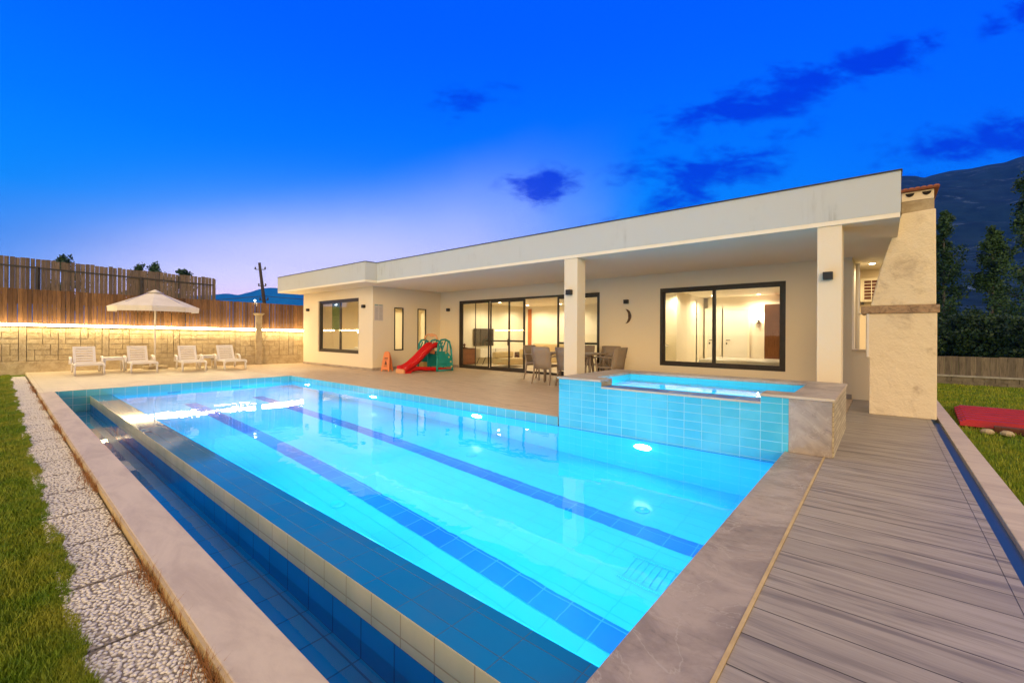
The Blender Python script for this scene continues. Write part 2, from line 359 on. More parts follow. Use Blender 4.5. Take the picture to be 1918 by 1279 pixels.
def frosted():
    m = bpy.data.materials.new('frosted glass'); m.use_nodes = True; t = m.node_tree; t.nodes.clear(); n = N(t)
    tr = n.new('ShaderNodeBsdfTranslucent'); tr.inputs[0].default_value = (.9, .86, .72, 1)
    gl = n.new('ShaderNodeBsdfGlossy'); gl.inputs['Roughness'].default_value = .1
    mx = n.new('ShaderNodeMixShader'); mx.inputs[0].default_value = .05; t.links.new(tr.outputs[0], mx.inputs[1]); t.links.new(gl.outputs[0], mx.inputs[2])
    o = n.new('ShaderNodeOutputMaterial'); t.links.new(mx.outputs[0], o.inputs[0]); return m
M['frosted'] = frosted()
def water(name, col, bs=.0045, sc=1.5, fl=.05):
    def f(n, p):
        p.inputs['Transmission Weight'].default_value = 1; p.inputs['IOR'].default_value = 1.333
        p.inputs['Roughness'].default_value = 0.0; p.inputs['Base Color'].default_value = (*col, 1)
        co = obj_co(n)
        bump(n, p, n.m('ADD', n.noise(co, sc, 3, .5, .4), n.m('MULTIPLY', n.noise(co, sc*5, 2, .5), fl)), bs)
    return mat(name, col, 0, f, .5)
M['water'] = water('pool water', (.93, .99, 1.0))
M['water_tub'] = water('tub water', (.93, .99, 1.0), .006, 3, .2)

# ------------------------------------------------------------------ mesh builder
class MB:
    def __init__(s): s.v = []; s.f = []; s.mi = []; s.smooth = []
    def face(s, idx, mi=0, sm=False): s.f.append(idx); s.mi.append(mi); s.smooth.append(sm)
    def box(s, x0, x1, y0, y1, z0, z1, mi=0, rot=None, skip=()):
        c = [(x0, y0, z0), (x1, y0, z0), (x1, y1, z0), (x0, y1, z0), (x0, y0, z1), (x1, y0, z1), (x1, y1, z1), (x0, y1, z1)]
        if rot:
            (cx, cy_, cz), M_ = rot
            c = [tuple(M_ @ (Vector(p)-Vector((cx, cy_, cz))) + Vector((cx, cy_, cz))) for p in c]
        b = len(s.v); s.v += c
        fs = {'b': (0, 3, 2, 1), 't': (4, 5, 6, 7), 'f': (0, 1, 5, 4), 'r': (1, 2, 6, 5), 'k': (2, 3, 7, 6), 'l': (3, 0, 4, 7)}
        for k, q in fs.items():
            if k not in skip: s.face(tuple(b+i for i in q), mi)
        return s
    def quad(s, a, b, c, d, mi=0):
        k = len(s.v); s.v += [a, b, c, d]; s.face((k, k+1, k+2, k+3), mi); return s
    def prism(s, pts, axis, a0, a1, mi=0):
        """closed outline pts (2-D) extruded along axis; 'y': pts=(x,z); 'x': pts=(y,z); 'z': pts=(x,y)"""
        def P3(p, a):
            return {'y': (p[0], a, p[1]), 'x': (a, p[0], p[1]), 'z': (p[0], p[1], a)}[axis]
        k = len(s.v); n = len(pts); s.v += [P3(p, a0) for p in pts] + [P3(p, a1) for p in pts]
        s.face(tuple(range(k, k+n)), mi); s.face(tuple(reversed(range(k+n, k+2*n))), mi)
        for i in range(n):
            j = (i+1) % n; s.face((k+j, k+i, k+n+i, k+n+j), mi)
        return s
    def tube(s, pts, r, seg=8, mi=0, caps=True, sm=True):
        pts = [Vector(p) for p in pts]; rs = r if isinstance(r, (list, tuple)) else [r]*len(pts)
        k = len(s.v); prev = None
        for i, p in enumerate(pts):
            d = (pts[min(i+1, len(pts)-1)] - pts[max(i-1, 0)]).normalized()
            if prev is None:
                a = Vector((0, 0, 1)) if abs(d.z) < .9 else Vector((1, 0, 0)); u = d.cross(a).normalized()
            else: u = (prev - d*prev.dot(d)).normalized()
            prev = u; v = d.cross(u)
            for j in range(seg):
                t = 2*math.pi*j/seg; s.v.append(tuple(p + (u*math.cos(t)+v*math.sin(t))*rs[i]))
        for i in range(len(pts)-1):
            for j in range(seg):
                a = k+i*seg+j; b = k+i*seg+(j+1) % seg; s.face((a, b, b+seg, a+seg), mi, sm)
        if caps:
            s.face(tuple(reversed(range(k, k+seg))), mi); s.face(tuple(range(k+(len(pts)-1)*seg, k+len(pts)*seg)), mi)
        return s
    def lathe(s, prof, c=(0, 0, 0), seg=24, mi=0, sm=True):
        k = len(s.v)
        for (r, z) in prof:
            for j in range(seg):
                t = 2*math.pi*j/seg; s.v.append((c[0]+r*math.cos(t), c[1]+r*math.sin(t), c[2]+z))
        for i in range(len(prof)-1):
            for j in range(seg):
                a = k+i*seg+j; b = k+i*seg+(j+1) % seg; s.face((a, b, b+seg, a+seg), mi, sm)
        s.face(tuple(reversed(range(k, k+seg))), mi); s.face(tuple(range(k+(len(prof)-1)*seg, k+len(prof)*seg)), mi)
        return s
    def loft(s, rings, mi=0, closed=True, caps=True, sm=True):
        k = len(s.v); n = len(rings[0])
        for r in rings: s.v += [tuple(p) for p in r]
        for i in range(len(rings)-1):
            for j in range(n if closed else n-1):
                a = k+i*n+j; b = k+i*n+(j+1) % n; s.face((a, b, b+n, a+n), mi, sm)
        if caps and closed:
            s.face(tuple(reversed(range(k, k+n))), mi); s.face(tuple(range(k+(len(rings)-1)*n, k+len(rings)*n)), mi)
        return s
    def mesh(s, name, mats):
        me = bpy.data.meshes.new(name); me.from_pydata(s.v, [], s.f)
        for m_ in (mats if isinstance(mats, (list, tuple)) else [mats]): me.materials.append(m_)
        me.polygons.foreach_set('material_index', s.mi); me.polygons.foreach_set('use_smooth', s.smooth)
        me.update(); box_uv(me); return me
    def build(s, name, mats, parent=None, bevel=0.0, fix=True):
        me = s.mesh(name, mats)
        if fix and len(s.f) < 4000:
            bm = bmesh.new(); bm.from_mesh(me); bmesh.ops.recalc_face_normals(bm, faces=bm.faces); bm.to_mesh(me); bm.free()
        o = bpy.data.objects.new(name, me); COL.objects.link(o)
        if parent is not None: o.parent = parent
        if bevel:
            b = o.modifiers.new('bevel', 'BEVEL'); b.width = bevel; b.segments = 2; b.limit_method = 'ANGLE'; b.angle_limit = R(40)
        return o
def box_uv(me):
    n = len(me.loops)
    if not n: return
    uvl = me.uv_layers.new(name='UVMap')
    co = np.empty(len(me.vertices)*3); me.vertices.foreach_get('co', co); co = co.reshape(-1, 3)
    li = np.empty(n, int); me.loops.foreach_get('vertex_index', li)
    nr = np.empty(len(me.polygons)*3); me.polygons.foreach_get('normal', nr); nr = np.abs(nr.reshape(-1, 3))
    lt = np.empty(len(me.polygons), int); me.polygons.foreach_get('loop_total', lt)
    dom = np.repeat(nr.argmax(1), lt); p = co[li]
    uv = np.where((dom == 0)[:, None], p[:, [1, 2]], np.where((dom == 1)[:, None], p[:, [0, 2]], p[:, [0, 1]]))
    uvl.data.foreach_set('uv', uv.ravel())
def tag(o, label=None, cat=None, group=None, kind=None):
    if label: o['label'] = label
    if cat: o['category'] = cat
    if group: o['group'] = group
    if kind: o['kind'] = kind
    return o
def empty(name, loc=(0, 0, 0), rz=0.0, label=None, cat=None, group=None):
    o = bpy.data.objects.new(name, None); COL.objects.link(o); o.location = loc; o.rotation_euler = (0, 0, rz); o.empty_display_size = .2
    return tag(o, label, cat, group)
def copy_tree(o, parent=None):
    c = o.copy(); COL.objects.link(c); c.parent = parent
    for ch in list(o.children): copy_tree(ch, c)
    return c
def struct(mb, name, mats, **k): return tag(mb.build(name, mats, **k), kind='structure')
def lamp(name, loc, e, color, parent=None, typ='POINT', size=.05, **k):
    d = bpy.data.lights.new(name, typ); d.energy = e; d.color = color
    if typ in ('POINT', 'SPOT'): d.shadow_soft_size = size
    for a, b in k.items(): setattr(d, a, b)
    o = bpy.data.objects.new(name, d); COL.objects.link(o); o.location = loc
    if parent is not None: o.parent = parent
    return o
WARM = (1.0, .83, .56)

# ================================================================== SETTING: ground, pool, terrace
XE, XN = -12.5, -0.78            # pool end wall and near coping edge
YN, YI, YF = 1.25, 1.575, 5.28    # overflow wall outer, inner, far side
ZW, ZF = -0.13, -1.43            # water level, floor
# the ground sheet, cut open round the pool pit
g = MB()
for (x0, x1, y0, y1) in [(-600, -24, -600, 900), (-24, 0.74, -600, .30), (0.74, 500, -600, 900), (-24, .74, 30, 900)]:
    g.quad((x0, y0, -.07), (x1, y0, -.07), (x1, y1, -.07), (x0, y1, -.07))
g.quad((-24, .30, -.07), (-18.4, .30, -.07), (-18.4, 30, -.07), (-24, 30, -.07)); g.quad((-18.4, 18.0, -.07), (.74, 18.0, -.07), (.74, 30, -.07), (-18.4, 30, -.07)); g.quad((-.44, 12.6, -.071), (.6, 12.6, -.071), (.6, 18, -.071), (-.44, 18, -.071))
g.quad((-18.4, .30, -.07), (.74, .30, -.07), (.74, .515, -.07), (-18.4, .515, -.07))
struct(g, 'ground', M['lawn'])

# terrace slabs (tops at z=0)
t = MB()
t.box(-13.05, -3.62, YF+.06, 18.0, -.12, 0); t.box(-3.62, -.44, 7.09, 18.0, -.12, 0)
t.box(-17.9, -13.05, 5.001, 18.0, -.12, -.001)
struct(t, 'terrace', M['terrace'])
t = MB(); t.prism([(XE, .53), (XE, 5.0), (-17.95, 5.0), (-18.85, .53)], 'z', -.12, -.0005)
struct(t, 'sun_terrace', M['pale_paving'])
t = MB(); t.box(-13.05, XE, 5.0, YF+.06, -.12, 0); t.box(XE, -3.62, YF, YF+.06, -.12, .0005)
struct(t, 'pool_edge_strip', M['coping_light'])
t = MB(); t.box(-.435, .515, -3.0, 12.6, -.12, 0); struct(t, 'walkway', M['wood_deck'])
struct(MB().box(.463, .4652, -3.0, 8.6, -.01, .0012), 'walkway_joint', M['black'])
t = MB(); t.box(-.452, -.436, -3.0, 5.27, -.10, .006); struct(t, 'walkway_trim', M['coping_edge'])
t = MB(); t.box(.515, .60, -3.0, 8.66, -.12, -.045, 0); t.quad((.5155, -3, -.02), (.5155, 8.66, -.02), (.5155, 8.66, -.001), (.5155, -3, -.001))
struct(t, 'drainage_channel', mat('dull blue channel tile', (.02, .07, .17), .3))
t = MB(); t.box(.60, .76, -3.0, 18.0, -.30, .0); struct(t, 'kerb', M['kerb'], bevel=.006)
t = MB(); t.box(XN, -.452, -3.0, YF-.003, -.20, .0); struct(t, 'pool_coping', M['coping'], bevel=.004)

# the swimming pool
pool = empty('swimming_pool', (XN, 3.2, 0), label='long lit swimming pool with two dark lane lines and an overflow edge', cat='swimming pool')
def PB(mb, name, m, **k):
    o = mb.build(name, m, **k); o.parent = pool; o.matrix_parent_inverse = Matrix.Translation(Vector(pool.location)).inverted(); return o
def at_root(o, root):
    o.parent = root; o.matrix_parent_inverse = (Matrix.Translation(Vector(root.location)) @ Matrix.Rotation(root.rotation_euler.z, 4, 'Z')).inverted(); return o
b = MB()
b.quad((XE, YI, ZF), (XN, YI, ZF), (XN, YF, ZF), (XE, YF, ZF))                       # floor
b.quad((XE, YI, ZF), (XE, YF, ZF), (XE, YF, ZW-.02), (XE, YI, ZW-.02))              # far end
b.quad((XN, YF, ZF), (XN, YI, ZF), (XN, YI, 0-.004), (XN, YF, -.004))               # near end
b.quad((XE, YF, ZF), (XN, YF, ZF), (XN, YF, ZW-.02), (XE, YF, ZW-.02))              # far side
b.quad((XN, YI-.001, ZF), (XE, YI-.001, ZF), (XE, YI-.001, ZW-.02), (XN, YI-.001, ZW-.02))
PB(b, 'basin', M['tile_floor'], fix=False)
b = MB(); b.box(XE+.012, -3.60, YF-.012, YF-.001, ZW-.021, -.006); b.box(XE+.001, XE+.012, .746, YF-.0125, -.60, -.006)
PB(b, 'rim_tile', M['tile_teal'])
b = MB(); b.box(XE+.02, XN-.001, YF-.02, YF-.001, ZW-.05, ZW-.0215); b.box(XE+.013, XE+.02, YI+.001, YF-.02, ZW-.05, ZW-.0215); PB(b, 'waterline_band', M['tile_lane'])
b = MB(); b.quad((-11.2, 2.55, ZF+.004), (XN-.06, 2.55, ZF+.004), (XN-.06, 2.78, ZF+.004), (-11.2, 2.78, ZF+.004)); PB(b, 'lane_line', M['tile_lane'], fix=False)
b = MB(); b.quad((-11.2, 3.84, ZF+.004), (XN-.06, 3.84, ZF+.004), (XN-.06, 4.07, ZF+.004), (-11.2, 4.07, ZF+.004)); PB(b, 'lane_line', M['tile_lane'], fix=False)
for y in (2.66, 3.95):
    b = MB(); b.box(XE, XE+.006, y-.12, y+.12, -.9, -.2); PB(b, 'lane_target', M['tile_lane'])
b = MB(); b.box(XE, XN, YN+.006, YI-.006, -.95, ZW-.006, 0); PB(b, 'overflow_wall', [M['tile_wet']])
b = MB(); b.box(XE, XN, YN, YN+.006, -.30, ZW-.008); PB(b, 'overflow_facing', M['tile_beige'])
b = MB(); b.box(XE, XN, YN+.001, YN+.006, -.95, -.30); PB(b, 'gutter_facing', M['tile_navy'])
b = MB(); b.quad((XE, .74, -.60), (XN, .74, -.60), (XN, YN, -.60), (XE, YN, -.60)); b.quad((XE, .74, -.60), (XN, .74, -.60), (XN, .74, -.03), (XE, .74, -.03))
b.quad((XN, .74, -.6), (XN, YI, -.6), (XN, YI, -.004), (XN, .74, -.004)); PB(b, 'gutter', M['tile_navy'], fix=False)
b = MB(); b.box(XE-.0, -.30, .53, .745, -.10, 0); PB(b, 'gutter_coping', M['coping_light'], bevel=.004)
b = MB(); b.box(XE-.0, -.30, .515, .53, -.30, -.004); PB(b, 'gutter_coping_edge', M['coping_edge'])
for (x, y) in ((-1.9, 4.33), (-4.36, 2.32), (-4.4, 4.31), (-7.4, 3.3)):
    b = MB(); b.lathe([(.075, 0), (.075, .006), (.06, .012), (.02, .014)], (x, y, ZF+.002), 20); b.lathe([(.02, .012), (.02, .02)], (x, y, ZF+.002), 10); PB(b, 'drain_cover', M['tile_floor'])
b = MB()
for i in range(9): b.box(-1.62+i*.055, -1.60+i*.055, 3.25, 3.55, ZF+.002, ZF+.006)
b.box(-1.64, -1.14, 3.24, 3.255, ZF+.002, ZF+.014); b.box(-1.64, -1.14, 3.55, 3.565, ZF+.002, ZF+.014); PB(b, 'floor_grille', M['tile_floor'])
PLX = (-2.31, -5.25, -8.4, -11.5)
for x in PLX:
    b = MB(); k = len(b.v)
    b.lathe([(.0, 0), (.11, 0), (.11, .02), (.08, .035), (0.001, .04)], (0, 0, 0), 20)
    o = b.build('underwater_light', M['pool_lamp']); o.location = (x, YF-.004, -.48); o.rotation_euler = (R(90), 0, 0)
    o.parent = pool; o.matrix_parent_inverse = Matrix.Translation(Vector(pool.location)).inverted()
    l = lamp('pool_lamp_light', (x, YF-.06, -.48), 270, (.07, .58, 1.0), None, 'SPOT', 0.0, spot_size=R(172), spot_blend=1.0); l.rotation_euler = (R(84), 0, R(180)); at_root(l, pool)
for x in (-2.0, -4.6, -7.4, -10.4):
    b = MB(); b.lathe([(.0, 0), (.11, 0), (.11, .02), (.08, .035), (0.001, .04)], (0, 0, 0), 20)
    o = b.build('underwater_light', M['pool_lamp']); o.location = (x, YI+.002, -.48); o.rotation_euler = (R(-90), 0, 0); at_root(o, pool)
    l = lamp('pool_lamp_light', (x, YI+.06, -.48), 190, (.07, .62, 1.0), None, 'SPOT', 0.0, spot_size=R(172), spot_blend=1.0); l.rotation_euler = (R(84), 0, 0); at_root(l, pool)
# water
struct(MB().quad((XE, YI-.004, ZW), (XN, YI-.004, ZW), (XN, YF, ZW), (XE, YF, ZW)), 'pool_water', M['water'], fix=False)
struct(MB().quad((XE, .745, -.42), (XN, .745, -.42), (XN, YN, -.42), (XE, YN, -.42)), 'gutter_water', M['water'], fix=False)

# hot tub
tub = empty('hot_tub', (-2, 6.2, 0), label='raised blue tiled hot tub spilling over towards the pool', cat='hot tub')
def TB(mb, name, m, **k): return at_root(mb.build(name, m, **k), tub)
TX0, TX1, TY0, TY1, TZ = -3.58, -.37, YF, 7.08, .58
ix0, ix1, iy0, iy1 = -3.15, -.74, 5.58, 6.70; wx0, wx1, WZ = -2.90, -1.0, .495
b = MB(); b.box(TX0, -.745, TY0-.012, TY0, ZW-.021, WZ-.03); b.box(TX0, wx0-.0, TY0-.012, TY0, WZ-.03, TZ-.032); b.box(wx1, -.745, TY0-.012, TY0, WZ-.03, TZ-.032)
TB(b, 'tiled_front', M['tile_tub'])
b = MB(); b.box(TX0, ix0, TY0+.001, TY1, -.10, TZ-.03); b.box(ix0, ix1, iy1, TY1, -.10, TZ-.03); b.box(ix1, TX1-.02, TY0+.02, TY1, -.10, TZ-.031)
b.box(ix0, wx0, TY0+.001, iy0, -.10, TZ-.03); b.box(wx1, ix1, TY0+.001, iy0, -.10, TZ-.03); b.box(wx0, wx1, TY0+.001, iy0, -.10, WZ-.02)
TB(b, 'core', M['concrete'])
b = MB(); b.box(-.744, TX1-.012, TY0-.016, TY0+.02, 0.0, TZ-.032); TB(b, 'corner_block', M['coping'], bevel=.003)
b = MB(); b.box(TX1-.02, TX1, TY0+.021, TY1, 0.0, TZ-.031); TB(b, 'split_face_side', M['splitface'])
b = MB()
b.prism([(TX0-.02, TY0-.025), (wx0, TY0-.025), (wx0, iy0+.0), (ix0, iy0), (ix0, iy1), (ix1, iy1), (ix1, iy0), (wx1, iy0), (wx1, TY0-.025), (TX1+.01, TY0-.025), (TX1+.01, TY1+.01), (TX0-.02, TY1+.01)], 'z', TZ-.03, TZ)
TB(b, 'rim', M['coping'], bevel=.003)
for q in ((TX0-.022, wx0, TY0-.028, TY0-.0252), (wx1, TX1+.01, TY0-.028, TY0-.0252), (TX1+.0102, TX1+.013, TY0-.02, TY1)): TB(MB().box(*q, TZ-.028, TZ-.002), 'rim_edge', M['coping_light'])
b = MB(); b.box(wx0, wx1, TY0-.011, TY0+.10, WZ-.02, WZ-.004); b.box(wx0, wx1, TY0-.014, TY0-.012, WZ-.03, WZ-.006, 1); b.box(wx0, wx1, TY0+.101, iy0, WZ-.02, WZ-.006, 0); TB(b, 'spillway', [M['tile_rim'], M['coping_light']])
b = MB(); zt = .0
b.quad((ix0, iy0, zt), (ix1, iy0, zt), (ix1, iy1, zt), (ix0, iy1, zt))
b.quad((ix0+.001, iy0, zt), (ix0+.001, iy1, zt), (ix0+.001, iy1, TZ-.031), (ix0+.001, iy0, TZ-.031)); b.quad((ix1-.001, iy1, zt), (ix1-.001, iy0, zt), (ix1-.001, iy0, TZ-.031), (ix1-.001, iy1, TZ-.031))
b.quad((ix1, iy1-.001, zt), (ix0, iy1-.001, zt), (ix0, iy1-.001, TZ-.031), (ix1, iy1-.001, TZ-.031)); b.quad((ix0, iy0+.001, zt), (ix1, iy0+.001, zt), (ix1, iy0+.001, WZ-.02), (ix0, iy0+.001, WZ-.02))
TB(b, 'tub_basin', M['tile_floor'], fix=False)
b = MB(); b.box(ix0+.002, ix1-.002, iy1-.36, iy1-.002, zt+.001, .26); TB(b, 'bench', M['tile_floor'])
b = MB(); b.box(ix0+.002, ix1-.002, iy1-.363, iy1-.36, .22, .262); b.box(ix0+.002, ix1-.002, iy1-.365, iy1-.33, .2605, .263); TB(b, 'bench_nosing', M['tile_lane'])
b = MB(); b.lathe([(0.001, 0), (.06, 0), (.06, .015), (.04, .025)], (0, 0, 0), 18); o = b.build('underwater_light', M['pool_lamp']); o.location = (ix0+.004, 5.85, .36); o.rotation_euler = (0, R(90), 0); at_root(o, tub)
for x in (-2.75, -2.05, -1.45): at_root(lamp('tub_lamp_light', (x, 6.0, .34), 9, (.2, .8, 1.0), size=.0), tub)
struct(MB().quad((ix0, TY0-.008, WZ+.001), (ix1, TY0-.008, WZ+.001), (ix1, TY0-.007, WZ+.001), (ix0, TY0-.007, WZ+.001)), 'spill_film', M['water_tub'], fix=False) if False else None
struct(MB().quad((ix0+.002, iy0+.002, WZ), (ix1-.002, iy0+.002, WZ), (ix1-.002, iy1-.002, WZ), (ix0+.002, iy1-.002, WZ)), 'tub_water', M['water_tub'], fix=False)

# ================================================================== HOUSE
house = empty('house', (-6, 10.4, 0), label='single storey pale rendered villa with a deep flat roof overhang', cat='house')
def HB(mb, name, m, **k): return at_root(mb.build(name, m, **k), house)
def wall_x(mb, xs, y0, y1, z0, z1, holes):
    """wall along x between xs with rectangular holes (hx0,hx1,hz0,hz1)"""
    cuts = sorted(set([xs[0], xs[1]] + [h[0] for h in holes] + [h[1] for h in holes]))
    for a, b_ in zip(cuts, cuts[1:]):
        hs = sorted([(h[2], h[3]) for h in holes if h[0] <= a+1e-6 and h[1] >= b_-1e-6]); z = z0
        for h0, h1 in hs:
            if h0 > z+1e-6: mb.box(a, b_, y0, y1, z, h0)
            z = h1
        if z < z1-1e-6: mb.box(a, b_, y0, y1, z, z1)
def wall_y(mb, ys, x0, x1, z0, z1, holes):
    cuts = sorted(set([ys[0], ys[1]] + [h[0] for h in holes] + [h[1] for h in holes]))
    for a, b_ in zip(cuts, cuts[1:]):
        hs = sorted([(h[2], h[3]) for h in holes if h[0] <= a+1e-6 and h[1] >= b_-1e-6]); z = z0
        for h0, h1 in hs:
            if h0 > z+1e-6: mb.box(x0, x1, a, b_, z, h0)
            z = h1
        if z < z1-1e-6: mb.box(x0, x1, a, b_, z, z1)
FY, WY, WX, WL = 10.4, 7.65, -12.25, -17.05
ZS, ZR = 2.66, 3.23
DX0, DX1, DZ = -11.27, -5.78, 2.31           # sliding door opening
BX0, BX1, BZ0, BZ1 = -4.14, -1.53, .45, 2.30 # bedroom window
KX0, KX1, KZ0, KZ1 = -15.86, -13.08, .50, 2.34 # wing window
NW = [(8.44, 8.80, .62, 2.03), (9.38, 9.75, .62, 2.03)]
b = MB()
wall_x(b, (WX, -.46), FY, FY+.2, 0, ZS, [(DX0, DX1, 0.0, DZ), (BX0, BX1, BZ0, BZ1)])
wall_x(b, (WL, WX), WY, WY+.2, 0, ZS, [(KX0, KX1, KZ0, KZ1)])
wall_y(b, (WY+.2, FY+.2), WX-.2, WX, 0, ZS, NW)
b.box(WL, WL+.2, WY+.2, 16.2, 0, ZS); b.box(-.66, -.46, FY+.2, 16.2, 0, ZS); b.box(WL+.2, -.66, 16.0, 16.2, 0, ZS)
HB(b, 'wall', M['plaster'])
for q in ((WX+.012, DX0, FY-.012, FY-.001, 0, .09), (DX1, -.46, FY-.012, FY-.001, 0, .09), (WL, WX+.012, WY-.012, WY-.001, 0, .075), (WX+.001, WX+.012, WY-.0005, FY-.001, 0, .09)):
    HB(MB().box(*q), 'skirting', M['coping'])
# interior shell
b = MB()
b.box(-12.05-.1, -12.05, FY+.2, 15.0, 0, 2.36); b.box(-12.15, -4.75, 15.0, 15.1, 0, 2.36); b.box(-5.25, -5.15, FY+.2, 15.0, 0, 2.36)
b.box(-12.05, -5.25, FY+.2, 15.0, 2.36, 2.42); b.box(-5.15, -.66, FY+.2, 16.0, 2.45, 2.5)
b.box(-4.6, -.66, 15.8, 15.9, 0, 2.45); b.box(-5.15, -4.75, 13.2, 15.8, 0, 2.45)
b.box(WL+.2, WX-.2, 10.3, 10.36, 0, 2.55); b.box(WL+.2, WX-.2, WY+.2, 10.3, 2.55, 2.6)
HB(b, 'interior_wall', M['interior'])
b = MB(); b.box(-12.05, -5.25, FY+.2, 15.0, 0.002, .012); b.box(-5.15, -.66, FY+.2, 15.8, .002, .012); b.box(WL+.2, WX-.2, WY+.2, 10.3, .002, .012)
HB(b, 'interior_floor', M['pale_paving'])
# roof slab with stepped plan
b = MB()
RP = [(-17.35, 6.82), (-11.32, 6.82), (-11.32, 7.2), (.15, 7.2), (.15, 16.6), (-17.35, 16.6)]
b.prism(RP, 'z', ZS+.06, ZR)
HB(b, 'roof', M['fascia'])
b = MB()
inn = [(-17.345, 6.825), (-11.325, 6.825), (-11.325, 7.205), (.145, 7.205), (.145, 16.595), (-17.345, 16.595)]
b.prism(inn, 'z', ZS+.001, ZS+.06); HB(b, 'soffit', M['soffit'])
b = MB()
for (x0, x1, y0, y1) in [(-17.36, -11.31, 6.805, 6.83), (-11.335, -11.305, 6.83, 7.2), (-11.31, .16, 7.185, 7.21), (.135, .165, 7.21, 16.6)]:
    b.box(x0, x1, y0, y1, ZR+.001, ZR+.018)
HB(b, 'roof_edge_flashing', M['steel_dark'])
for (x0, x1) in ((-4.80, -4.50), (-.70, -.43)):
    HB(MB().box(x0, x1, 7.225, 7.52, 0, ZS+.0), 'pillar', M['plaster'], bevel=.006)
# counter wall right of facade
b = MB(); b.box(-.46, .57, FY+.02, FY+.16, 0, .90); HB(b, 'counter_wall', M['plaster'])
b = MB(); b.box(-.46, .58, FY-.01, FY+.19, .90, .935); HB(b, 'counter_top', M['coping_light'])
b = MB(); b.box(-.46, .14, 12.6, 12.8, 0, ZS); HB(b, 'return_wall', M['plaster'])
b = MB(); b.tube([(-.40, 10.9, .93), (-.40, 10.9, 2.6)], .035, 10); b.tube([(-.39, 10.9, 1.62), (-.34, 10.85, 1.62)], .02, 8); HB(b, 'downpipe', M['white_gloss'])

# glazing
def sash(mb, x0, x1, y0, y1, z0, z1, w_=.05):
    mb.box(x0, x1, y0, y1, z0, z0+w_); mb.box(x0, x1, y0, y1, z1-w_, z1); mb.box(x0, x0+w_, y0, y1, z0+w_, z1-w_); mb.box(x1-w_, x1, y0, y1, z0+w_, z1-w_)
def sash_y(mb, y0, y1, x0, x1, z0, z1, w_=.05):
    mb.box(x0, x1, y0, y1, z0, z0+w_); mb.box(x0, x1, y0, y1, z1-w_, z1); mb.box(x0, x1, y0, y0+w_, z0+w_, z1-w_); mb.box(x0, x1, y1-w_, y1, z0+w_, z1-w_)
# sliding doors: left pair of leaves, screen door, open gap, right leaves
b = MB(); sash(b, DX0, DX1, FY+.03, FY+.16, 0.002, DZ, .06); fr = HB(b, 'sliding_door', M['frame'])
def child(mb, name, m, par): 
    o = mb.build(name, m); o.parent = par; return o
for (x0, x1, y, w_) in [(-11.20, -9.88, FY+.055, .045), (-9.86, -8.40, FY+.085, .05), (-7.20, -5.85, FY+.085, .055)]:
    b = MB(); sash(b, x0, x1, y, y+.026, .062, DZ-.062, w_)
    s = child(b, 'sash', M['frame'], fr)
    child(MB().box(x0+w_, x1-w_, y+.010, y+.016, .062+w_, DZ-.062-w_), 'pane', M['glass'], fr)
b = MB(); b.box(-10.53, -10.50, FY+.06, FY+.075, .11, DZ-.11); child(b, 'glazing_bar', M['frame'], fr)
b = MB(); sash(b, -9.10, -8.44, FY+.12, FY+.15, .062, DZ-.062, .055); b.box(-9.05, -8.49, FY+.12, FY+.15, .93, .985); child(b, 'screen_leaf', M['frame'], fr)
for q in ((-10.1, -9.1, FY+.12, FY+.145, .93, .975), (-7.15, -5.9, FY+.12, FY+.14, .90, .96)): child(MB().box(*q), 'mid_rail', M['frame'], fr)
b = MB(); b.tube([(-9.04, FY+.075, .80), (-9.04, FY+.03, .84), (-9.04, FY+.03, 1.0), (-9.04, FY+.075, 1.04)], .014, 8); child(b, 'handle', M['frame'], fr)
# bedroom window
b = MB(); sash(b, BX0, BX1, FY+.005, FY+.12, BZ0, BZ1, .065); fr = HB(b, 'window', M['frame'])
for (x0, x1, y) in ((BX0+.06, -2.88, FY+.05), (-2.95, BX1-.06, FY+.02)):
    b = MB(); sash(b, x0, x1, y, y+.026, BZ0+.06, BZ1-.06, .05); child(b, 'sash', M['frame'], fr)
    child(MB().box(x0+.05, x1-.05, y+.01, y+.016, BZ0+.11, BZ1-.11), 'pane', M['glass'], fr)
# wing window
b = MB(); sash(b, KX0, KX1, WY+.045, WY+.15, KZ0, KZ1, .07); fr = HB(b, 'window', M['frame'])
for (x0, x1, y) in ((KX0+.06, -14.35, WY+.09), (-14.43, KX1-.06, WY+.06)):
    b = MB(); sash(b, x0, x1, y, y+.026, KZ0+.06, KZ1-.06, .055); child(b, 'sash', M['frame'], fr)
    child(MB().box(x0+.05, x1-.05, y+.01, y+.016, KZ0+.11, KZ1-.11), 'pane', M['glass'], fr)
for (y0, y1, z0, z1) in NW:
    b = MB(); sash_y(b, y0, y1, WX-.05, WX+.012, z0, z1, .035); fr = HB(b, 'window', M['frame'])
    child(MB().box(WX-.03, WX-.02, y0+.035, y1-.035, z0+.035, z1-.035), 'pane', M['frosted'], fr)

